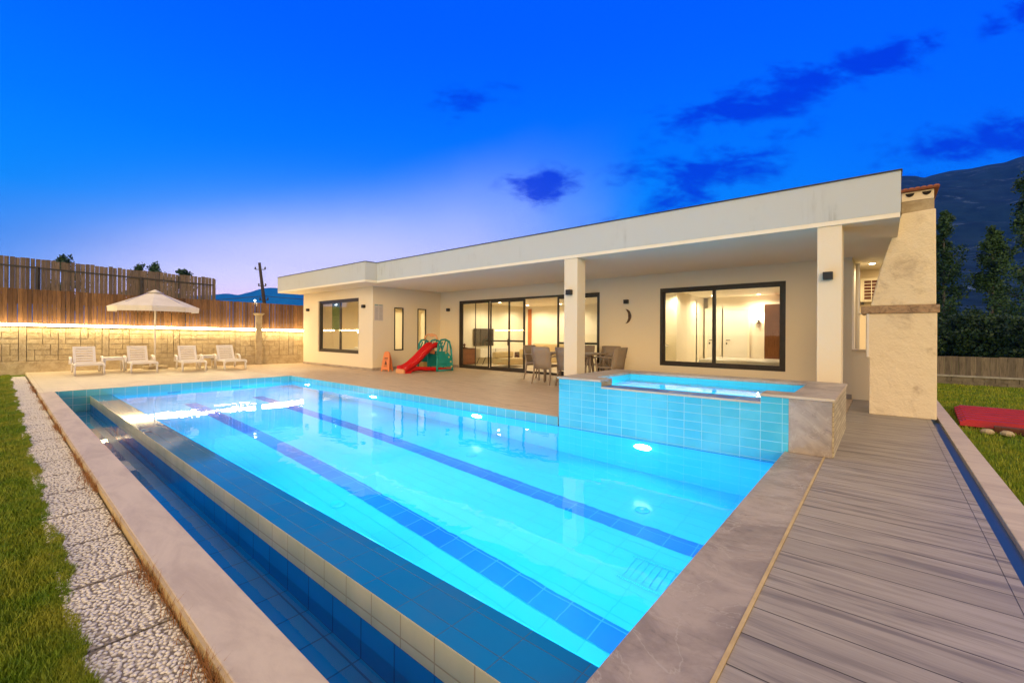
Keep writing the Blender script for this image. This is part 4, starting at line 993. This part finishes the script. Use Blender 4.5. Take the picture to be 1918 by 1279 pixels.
bl = at_root(b.build('block_pattern', M['block']), wall); at_root(bands.build('pier_bands', M['concrete']), wall)
b = MB(); wbox(b, WYS, WYE, -.029, .012, .255, .325); wbox(b, WYS, WYE, -.029, .008, 0, 0, zt=(.2, .2)); 
b = MB(); wbox(b, WYS, WYE, -.029, .014, .26, .322); wbox(b, WYS, WYE, -.028, .03, -.25, .258); at_root(b.build('plinth', M['block']), wall)
b = MB()
k = len(b.v); 
def wslope(mb, y0, y1, d0, d1, za0, za1, zb0, zb1, mi=0):
    k = len(mb.v); mb.v += [wpt(y0, d0, za0), wpt(y0, d1, za0), wpt(y1, d1, zb0), wpt(y1, d0, zb0), wpt(y0, d0, za1), wpt(y0, d1, za1), wpt(y1, d1, zb1), wpt(y1, d0, zb1)]
    for q in ((0, 3, 2, 1), (4, 5, 6, 7), (0, 1, 5, 4), (1, 2, 6, 5), (2, 3, 7, 6), (3, 0, 4, 7)): mb.face(tuple(k+i for i in q), mi)
wslope(b, WYS, WYE, -.22, .070, wz(WYS)-.055, wz(WYS)-.028, wz(WYE)-.075, wz(WYE)-.028); at_root(b.build('wall_cap', M['concrete']), wall)
led_shield = MB(); wslope(led_shield, WYS, WYE, .0705, .108, wz(WYS)+.0105, wz(WYS)+.014, wz(WYE)+.0105, wz(WYE)+.014)  # thin shield added above the strip to keep its light off the fence
led = MB(); wslope(led, WYS, WYE, .075, .135, wz(WYS)-.045, wz(WYS)+.010, wz(WYE)-.045, wz(WYE)+.010)
_ls = tag(led.build('light_strip', M['led']), 'glowing warm light strip running along the stone wall top', 'light strip')
led_shield.build('added_shield', M['white_gloss'], _ls)

def fence(name, y0, y1, d, zb, zt, wd, m, label, gap=.006, posts=(), jit=.02, th=.018, rails=None):
    f = empty(name, (wx(y0), y0, 0), 0, label, 'fence'); b = MB(); r_ = random.Random(len(name)); y = y0
    while y < y1:
        w_ = wd*(1+r_.uniform(-.06, .06)); z0 = zb(y); z1 = zt(y)+r_.uniform(-jit, jit); dd = d+r_.uniform(-.004, .004); g_ = gap*(r_.choice((0.5, 1, 1, 2.2)))
        wbox(b, y, min(y+w_-g_, y1), dd-th, dd, z0, z1); y += w_
    at_root(b.build('boards', m, fix=False), f)
    if rails:
        b = MB()
        for rz_ in rails: wslope(b, y0, y1, d+.003, d+.03, zt(y0)-rz_, zt(y0)-rz_+.045, zt(y1)-rz_, zt(y1)-rz_+.045)
        at_root(b.build('rail', M['steel_dark']), f)
    for py in posts:
        b = MB(); wbox(b, py-.03, py+.03, d+.004, d+.06, zb(py), zt(py)-.22); at_root(b.build('post', M['steel_dark']), f)
    return f
fence('lower_fence', WYS, WYE, -.08, lambda y: wz(y)-.02, lambda y: 2.42-.022*y, .095, M['fence_brown'], 'tall brown board fence standing on the stone wall', .007, jit=.006)
fence('upper_fence', WYS, 5.0, -.65, lambda y: 2.0, lambda y: 3.38-.048*y, .105, M['fence_grey'], 'weathered grey picket fence rising behind the brown fence', .009, posts=(.65, 3.0, -1.8, -4.2), jit=.018, rails=(.28,))
b = MB(); wbox(b, 4.97, 5.03, -.68, -.60, 0.0, 3.1); at_root(b.build('post', M['fence_grey']), bpy.data.objects['upper_fence'])
# pier with cap in the wall
py = 6.28; o = empty('wall_pier', (*wpt(py, .09, 0)[:2], 0), -TH, 'slim concrete pier with a flared cap in the boundary wall', 'pier')
MB().box(-.10, .10, -.10, .10, 0, 1.80).build('shaft', M['concrete'], o, bevel=.008)
MB().loft([[(-h, -h, z), (h, -h, z), (h, h, z), (-h, h, z)] for (h, z) in ((.10, 1.80), (.14, 1.84), (.165, 1.86), (.165, 1.89))], sm=False).build('cap', M['concrete'], o)
o = empty('fence_lamp', wpt(6.18, -.07, 2.28), 0, 'small bright white lamp on a stub above the brown fence', 'lamp')
MB().tube([(0, 0, -.06), (0, 0, .05)], .012, 8).build('stub', M['white_gloss'], o); MB().lathe([(.01, .05), (.035, .07), (.035, .1), (.01, .12)], seg=12).build('bulb', emit('white lamp', (.8, .95, 1.0), 5), o)
MB().tube([(0, 0.06, -.12), (0, .06, .02)], .012, 6).build('stub', M['white_gloss'], o)
lamp('glow', (.1, 0, .1), .6, (.8, .9, 1.0), o)

# ================================================================== FAR THINGS
o = empty('utility_pole', (-48.13, 18.15, -.2), 0, 'dark leaning wooden utility pole beyond the fence', 'utility pole')
top = Vector((-48.95+48.13, 17.45-18.15, 8.5)); 
MB().tube([(0, 0, 0), tuple(top)], [.22, .13], 10).build('shaft', M['old_wood'], o)
for (t_, w_) in ((.92, .5), (.72, .35), (.55, .4)):
    c_ = top*t_; MB().tube([tuple(c_+Vector(rt0)*w_), tuple(c_-Vector(rt0)*w_)], .035, 6).build('crossarm', M['steel_dark'], o)
    for s in (-1, 1):
        e_ = c_+Vector(rt0)*w_*s; MB().lathe([(.05, 0), (.09, .06), (.05, .14), (.09, .2), (.03, .26)], tuple(e_), 10).build('insulator', M['steel_dark'], o)
def wire(name, p, q, sag, label):
    pts = []
    for i in range(13):
        t_ = i/12; v = Vector(p).lerp(Vector(q), t_); v.z -= sag*4*t_*(1-t_); pts.append(tuple(v))
    tag(MB().tube(pts, .028, 5).build(name, M['black']), label, 'power line')
wp = Vector((-48.13, 18.15, -.2))+top*.60
wire('power_line', wp, wp-Vector(rt0)*26+Vector((0, 0, -.6)), .5, 'sagging power line running left from the leaning pole')
wire('power_line', wp, wp+Vector(rt0)*26+Vector((0, 0, -.4)), .5, 'power line running right from the leaning pole behind the roof')

def ridge(name, prof, dist, depth, m, label_kind='structure', steps=140, rows=40, amp=8, seed=1):
    """terrain: crest through the given directions, sloping down towards and away from the house"""
    r_ = np.random.default_rng(seed); px = np.array([p[0] for p in prof], float); pz = np.array([p[1] for p in prof], float)
    xs = np.linspace(px[0], px[-1], steps); top_ = np.interp(xs, px, pz); v = []
    ph = r_.uniform(0, 6.28, 60); fr = r_.uniform(.002, .05, 60); fr2 = r_.uniform(.002, .05, 60); am = 1/(fr*300+1)
    for j in range(rows+8):
        s = j/rows
        for i, x in enumerate(xs):
            a = (x-959)/820.2; dd = Vector(fw)+Vector(rt0)*a
            crest_h = (624.3+(x-959)*.0055-top_[i])/820.2*dist+CAMH
            dcur = (dist-depth)+depth*s
            h = (crest_h-CAMH)/dist*dcur*(math.sin(min(s, 1)*math.pi/2)**1.1) if s <= 1 else crest_h*(1-(s-1)*1.5)
            X_, Y_ = dd.x*dcur, dd.y*dcur
            nn = float((am*np.sin(fr*X_+fr2*Y_+ph)).sum())*amp*(.03+.97*math.sin(math.pi*min(s, 1))**1.0)
            v.append((X_, Y_, h+nn*.6*min(1, s*2)-3*(1-min(s, 1))))
    b = MB(); b.v = v
    for j in range(rows+7):
        for i in range(steps-1): b.face((j*steps+i, j*steps+i+1, (j+1)*steps+i+1, (j+1)*steps+i), 0, True)
    return struct(b, name, m, fix=False)
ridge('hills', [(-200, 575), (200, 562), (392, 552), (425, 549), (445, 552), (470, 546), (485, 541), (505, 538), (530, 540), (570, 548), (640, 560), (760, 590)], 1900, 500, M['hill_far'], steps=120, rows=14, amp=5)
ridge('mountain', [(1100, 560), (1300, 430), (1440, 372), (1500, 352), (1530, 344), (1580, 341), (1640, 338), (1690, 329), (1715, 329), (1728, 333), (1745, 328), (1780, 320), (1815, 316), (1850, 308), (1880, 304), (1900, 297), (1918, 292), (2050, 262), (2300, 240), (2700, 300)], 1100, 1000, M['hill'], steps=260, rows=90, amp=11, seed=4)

# trees
def tree(name, x, y, h, spread, m, label, group, nl=9000, leaf=.11, slim=.35, trunk_h=.16, seed=0, z0=-.16, trunk_r=.12):
    r_ = np.random.default_rng(seed+11); o = empty(name, (x, y, z0), 0, label, 'tree' if name != 'shrub' else 'shrub', group)
    tb = MB(); pts = []; bend = r_.uniform(-.25, .25, 2)
    for i in range(9):
        t_ = i/8; pts.append((bend[0]*math.sin(t_*2.5), bend[1]*math.sin(t_*2), h*.97*t_))
    tb.tube(pts, [trunk_r*(1-.9*i/8)+.01 for i in range(9)], 8); cl = []
    nb = int(26*h/8)
    for k_ in range(nb):
        t_ = trunk_h+(1-trunk_h)*(k_+.5)/nb; a = r_.uniform(0, 6.28); env = math.sin(math.pi*min(1, (t_-trunk_h)/(1-trunk_h)*.62+.38))**.6
        L = spread*env*r_.uniform(.5, 1.15); s0 = Vector((bend[0]*math.sin(t_*2.5), bend[1]*math.sin(t_*2), h*.97*t_)); e_ = s0+Vector((math.cos(a)*L, math.sin(a)*L, L*r_.uniform(.5, 1.4)*(1 if slim < .5 else .4)))
        mid = s0.lerp(e_, .5)+Vector((0, 0, -.08*L)); tb.tube([tuple(s0), tuple(mid), tuple(e_)], [.035*(1-t_)+.012, .02, .008], 5)
        for q in range(5): c_ = s0.lerp(e_, .35+.17*q); cl.append((c_.x+r_.normal(0, .1), c_.y+r_.normal(0, .1), c_.z+r_.normal(0, .1), L*.22+.13))
    for q in range(6): cl.append((bend[0]*.6, bend[1]*.9, h*(.86+.026*q), .16))
    tb.build('trunk', M['bark'], o, fix=False)
    cl = np.array(cl); idx = r_.integers(0, len(cl), nl); c = cl[idx, :3]+r_.normal(0, 1, (nl, 3))*cl[idx, 3:4]*.62
    c[:, 2] = np.maximum(c[:, 2], .15)
    leaves(c, r_, leaf, 'crown', m, o); return o
def leaves(c, r_, leaf, name, m, parent, flat=0.0):
    nl = len(c); a = r_.normal(0, 1, (nl, 3)); a /= np.linalg.norm(a, axis=1)[:, None]; q = r_.normal(0, 1, (nl, 3)); b_ = np.cross(a, q); b_ /= np.linalg.norm(b_, axis=1)[:, None]
    s = leaf*r_.uniform(.55, 1.3, (nl, 1)); v = np.stack([c-a*s, c-b_*s*.55, c+a*s, c+b_*s*.55], 1).reshape(-1, 3)
    me = bpy.data.meshes.new(name); me.vertices.add(len(v)); me.vertices.foreach_set('co', v.ravel()); me.loops.add(nl*4); me.loops.foreach_set('vertex_index', np.arange(nl*4)); me.polygons.add(nl); me.polygons.foreach_set('loop_start', np.arange(nl)*4)
    me.update(calc_edges=True); me.materials.append(m); ob = bpy.data.objects.new(name, me); COL.objects.link(ob); ob.parent = parent; return ob
def at(px, dist): a = (px-959)/820.2; return (fw.x+rt0.x*a)*dist, (fw.y+rt0.y*a)*dist
TG = 'poplars beyond the garden fence'
for (px, d, h, sp, lab, s) in [(1772, 29, 9.6, .85, 'slim poplar half hidden by the chimney', 1), (1852, 28, 8.2, 1.0, 'slim poplar with a pale straight trunk in the middle of the row', 2), (1924, 24, 10.6, 1.15, 'tallest poplar at the right edge of the picture', 3), (1690, 34, 6.5, 1.2, 'low poplar mostly behind the chimney', 5)]:
    x, y = at(px, d); tree('poplar_tree', x, y, h, sp, M['leaf_dark'], lab, TG, nl=10000, leaf=.088, seed=s)
for (px, d, h, sp, lab, s) in [(1790, 23, 2.3, 1.3, 'dense dark rounded bush behind the fence, left one beside the chimney', 21), (1830, 22, 2.5, 1.3, 'dense dark rounded bush behind the fence, below the middle poplar', 22), (1895, 21.5, 2.3, 1.3, 'dense dark rounded bush behind the fence, right one', 23), (1940, 20, 2.2, 1.3, 'dense dark bush at the right edge behind the fence', 24)]:
    x, y = at(px, d); o = empty('shrub', (x, y, -.2), 0, lab, 'shrub', 'dark bushes behind the fence'); r_ = np.random.default_rng(s)
    u_ = r_.normal(0, 1, (5000, 3)); u_ /= np.linalg.norm(u_, axis=1)[:, None]; rad = r_.uniform(.55, 1.0, (5000, 1))**.5*(1+.18*np.sin(u_[:, :1]*5+u_[:, 1:2]*4+s)+.1*np.sin(u_[:, 2:3]*9))
    c = u_*rad*np.array([sp, sp, h*.5])+np.array([0, 0, h*.5]); c[:, 2] = np.maximum(c[:, 2], .05); leaves(c, r_, .09, 'foliage', M['leaf_hedge'], o); MB().tube([(0, 0, 0), (.05, 0, h*.5), (0, .1, h*.8)], [.08, .05, .02], 7).build('stem', M['bark'], o)
for (px, py, lab, s) in [(120, 489, 'tree top just showing above the grey fence, leftmost', 31), (298, 505, 'bushy tree top above the grey fence near the parasol', 32), (262, 508, 'smaller tree top above the grey fence left of the parasol', 33), (342, 514, 'sparse tree top just above the grey fence end', 34)]:
    d = 32; x, y = at(px, d); hz = (620-py)/820*d+1.2
    tree('broadleaf_tree', x, y, hz+.5, 1.0, M['leaf_far'], lab, 'tree tops behind the grey fence', nl=3000, leaf=.10, slim=.6, seed=s, trunk_h=.35)
# right garden fence on low block wall
f = empty('garden_fence', (1.1, 16.3, -.07), 0, 'dull board fence on a low block wall across the right lawn', 'fence')
b = MB(); x = -2.0; r_ = random.Random(5)
while x < 26: w_ = .14*(1+r_.uniform(-.1, .1)); b.box(x, x+w_-.004, 16.33, 16.35, .17, .66+r_.uniform(-.008, .008)); x += w_
at_root(b.build('boards', M['fence_right'], fix=False), f)
b = MB(); b.box(-2, 26, 16.24, 16.42, .13, .172); at_root(b.build('coping', mat('cast concrete', (.3, .3, .3), .8, wallblock_f((.34, .34, .34), (.24, .24, .24), 0))), f)
b = MB(); x = -2
for row in range(2):
    x = -2-.2*row
    while x < 26: b.box(x, x+.385, 16.27, 16.40, -.10+row*.115, .010+row*.115); x += .395
at_root(b.build('block_courses', M['block_grey'], fix=False), f); b = MB(); b.box(-2, 26, 16.30, 16.38, -.2, .13); at_root(b.build('block_core', M['mortar']), f)

# stack of red corrugated sheets lying on a pallet
o = empty('roofing_sheets', (1.9, 9.5, -.07), R(-3), 'stack of red corrugated roofing sheets lying on the lawn', 'metal sheets')
for k in range(3):
    b = MB(); N_ = 34; z = .035+.014*k; rings = []
    for j, yy in enumerate((-.95+.02*k, .95-.03*k)):
        top_ = []; 
        for i in range(N_*4+1):
            xx = i/(N_*4)*3.4; ph_ = i % 4; zz = z+(.035 if ph_ in (1, 2) else 0); top_.append((yy*0+xx*0, 0, 0))
    # ribs run along x; profile across y
    prof_ = []
    for i in range(4*7+1):
        yy = -.95+.03*k+1.9*(i+(.6 if i % 4 == 0 and i < 28 else -.6 if i % 4 == 3 else 0))/28; prof_.append((yy, z+(.055 if i % 4 in (1, 2) else 0)))
    prof_ += [(p[0], p[1]-.004) for p in reversed(prof_)]
    b.prism(prof_, 'x', -1.05+.03*k, 2.6-.02*k)
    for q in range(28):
        if q % 4 in (0, 2, 3): b.mi[2+q] = 1 if q % 4 == 3 else 0  # valley faces get the darker red as painted shade
    b.build('sheet', [M['red_metal'], M['red_valley_shade']], o, fix=False)
o = empty('timber_bearer', (1.55, 8.45, -.07), R(-6), 'rough timber baulk lying in front of the red sheets', 'timber')
MB().box(-.45, 2.4, -.06, .05, 0, .09).build('baulk', M['wood_dark'], o, bevel=.01)
for i in range(7):
    r_ = random.Random(i); c_ = MB(); n_ = 10
    c_.lathe([(.03, 0), (.075, .02), (.08, .05), (.045, .085), (.005, .09)], seg=9, sm=False); s_ = c_.build('garden_stone', M['block'])
    s_.location = (1.0+i*.21+r_.uniform(-.03, .03), 8.26-.022*i+r_.uniform(-.04, .04), -.073); s_.rotation_euler = (r_.uniform(-.2, .2), .1, r_.uniform(0, 6)); s_.scale = (1.2, r_.uniform(.7, 1), r_.uniform(.7, 1.1))
    tag(s_, 'rough stone in the short row of rubble before the red sheets', 'stone', 'rubble stones by the red sheets')

# pebble path beside the gutter
b = MB(); x = -18.0; r_ = random.Random(2); slabs = []
joints = [-17.85]
while joints[-1] < -1.6: joints.append(joints[-1]+.62)
for a0, a1 in zip(joints, joints[1:]): b.box(a0+.008, a1-.008, .196, .505, -.12, -.046)
struct(b, 'path', M['pebble_slab'])
# real pebbles on the near slabs
ico = bmesh.new(); bmesh.ops.create_icosphere(ico, subdivisions=1, radius=1.0); iv = np.array([v.co[:] for v in ico.verts]); ifc = np.array([[v.index for v in f_.verts] for f_ in ico.faces]); ico.free()
pr_ = np.random.default_rng(5); pos = []
xx = -17.8; row_ = 0
while xx < -1.6:
    row_ += 1; yy = .205+(.0095 if row_ % 2 else 0)
    while yy < .497:
        px_, py_ = xx+pr_.normal(0, .0042), yy+pr_.normal(0, .0042)
        if abs((px_+17.85) % .62) > .015 and abs((px_+17.85) % .62-.62) > .015 and pr_.random() > .04: pos.append((px_, py_))
        yy += .0205
    xx += .0185
pos = np.array(pos); npb = len(pos)
sc_ = np.stack([pr_.uniform(.0075, .0145, npb), pr_.uniform(.006, .0098, npb), pr_.uniform(.003, .007, npb)], 1); an = pr_.uniform(0, 3.14, npb)
vv = iv[None]*sc_[:, None]; ca, sa = np.cos(an)[:, None], np.sin(an)[:, None]
vx = vv[:, :, 0]*ca-vv[:, :, 1]*sa+pos[:, :1]; vy = vv[:, :, 0]*sa+vv[:, :, 1]*ca+pos[:, 1:]; vz = vv[:, :, 2]-.0455
V_ = np.stack([vx, vy, vz], 2).reshape(-1, 3); F_ = (ifc[None]+np.arange(npb)[:, None, None]*len(iv)).reshape(-1, 3)
def tri_obj(name, V_, F_, m, smooth=True):
    me = bpy.data.meshes.new(name); me.vertices.add(len(V_)); me.vertices.foreach_set('co', V_.ravel().astype(np.float32)); n3 = F_.shape[1]
    me.loops.add(F_.size); me.loops.foreach_set('vertex_index', F_.ravel()); me.polygons.add(len(F_)); me.polygons.foreach_set('loop_start', np.arange(len(F_))*n3)
    me.polygons.foreach_set('use_smooth', [smooth]*len(F_)); me.update(calc_edges=True); me.materials.append(m); o = bpy.data.objects.new(name, me); COL.objects.link(o); return o
tag(tri_obj('pebbles', V_, F_, M['pebble']), 'small white pebbles set in the slabs beside the pool gutter', 'pebbles', kind='stuff')
# grass blades
def blades(name, base, hts, m, label, cat, seed=1, wd=.0022, lean=.5):
    g_ = np.random.default_rng(seed); n = len(base); a = g_.uniform(0, 6.28, n); la = g_.uniform(0, 6.28, n); ln = g_.uniform(.1, lean, n)*hts
    dx, dy = np.cos(a)*wd, np.sin(a)*wd; tx, ty = np.cos(la)*ln, np.sin(la)*ln
    p0 = base+np.stack([-dx, -dy, 0*dx], 1); p1 = base+np.stack([dx, dy, 0*dx], 1)
    m0 = base+np.stack([-dx*.8+tx*.35, -dy*.8+ty*.35, hts*.55], 1); m1 = base+np.stack([dx*.8+tx*.35, dy*.8+ty*.35, hts*.55], 1); tp = base+np.stack([tx, ty, hts*.95], 1)
    V_ = np.stack([p0, p1, m1, m0, tp], 1).reshape(-1, 3); k = np.arange(n)[:, None]*5
    F_ = np.concatenate([k+np.array([[0, 1, 2]]), k+np.array([[0, 2, 3]]), k+np.array([[3, 2, 4]])])
    return tag(tri_obj(name, V_, F_, m, False), label, cat, kind='stuff')
g_ = np.random.default_rng(9)
def edge(x): return .232+.016*np.sin(x*3.1)+.012*np.sin(x*9.7+1)+.009*np.sin(x*23)
n = 150000; d_ = g_.uniform(0, 1, n)**1.7; gx = -1.6-d_*17.0; gy = edge(gx)-g_.uniform(0, 1, n)**1.3*(.30+.10*d_*18)+g_.normal(0, .008, n)
gy[n//2:] = edge(gx[n//2:])-g_.exponential(.035, n-n//2)+g_.normal(0, .006, n-n//2)
hts = g_.uniform(.022, .050, n)*(1+.2*np.sin(gx*5)); wdv = .0018+.0007*np.abs(gx)/3
blades('grass', np.stack([gx, gy, np.full(n, -.069)], 1), hts, M['grass_blade'], 'green lawn grass growing along the pebble path', 'grass', wd=wdv)
n = 45000; d_ = g_.uniform(0, 1, n)**1.5; gy = 2.6+d_*13.5; gx = .765+g_.uniform(0, 1, n)**1.2*(.7+d_*3.5)
blades('grass', np.stack([gx, gy, np.full(n, -.069)], 1), g_.uniform(.025, .06, n), M['grass_blade'], 'lawn grass growing beyond the right-hand kerb', 'grass', seed=2, wd=.0018+.0006*gy/3)
n = 5200; gx = -1.6-g_.uniform(0, 1, n)**1.3*14; cl_ = np.sin(gx*6.1)+np.sin(gx*2.3+1)+.6*np.sin(gx*13); keep = cl_ > g_.uniform(-.6, 1.6, n); gx = gx[keep]; n = len(gx)
gy = .512-g_.exponential(.014, n)*(1+.6*np.maximum(0, np.sin(gx*6)))
blades('dry_weeds', np.stack([gx, gy, np.full(n, -.052)], 1), g_.uniform(.03, .10, n), M['dry_grass'], 'dry brown weeds growing along the coping edge', 'weeds', seed=3, wd=.0014, lean=.8)

# air: even blue haze over the far slopes
hz_ = MB(); hz_.box(-3000, 2200, -300, 2400, -60, 460)
ho = hz_.build('haze', []) if False else None
hme = hz_.mesh('haze', []); ho = bpy.data.objects.new('haze', hme); COL.objects.link(ho)
hm = bpy.data.materials.new('haze'); hm.use_nodes = True; hm.node_tree.nodes.clear(); hn = N(hm.node_tree)
pv = hn.new('ShaderNodeVolumePrincipled'); pv.inputs['Color'].default_value = (.01, .17, .95, 1); pv.inputs['Density'].default_value = .0002
hout = hn.new('ShaderNodeOutputMaterial'); hm.node_tree.links.new(pv.outputs[0], hout.inputs['Volume']); hme.materials.append(hm)
tag(ho, 'thin blue evening haze over the far slopes', 'haze', kind='stuff')
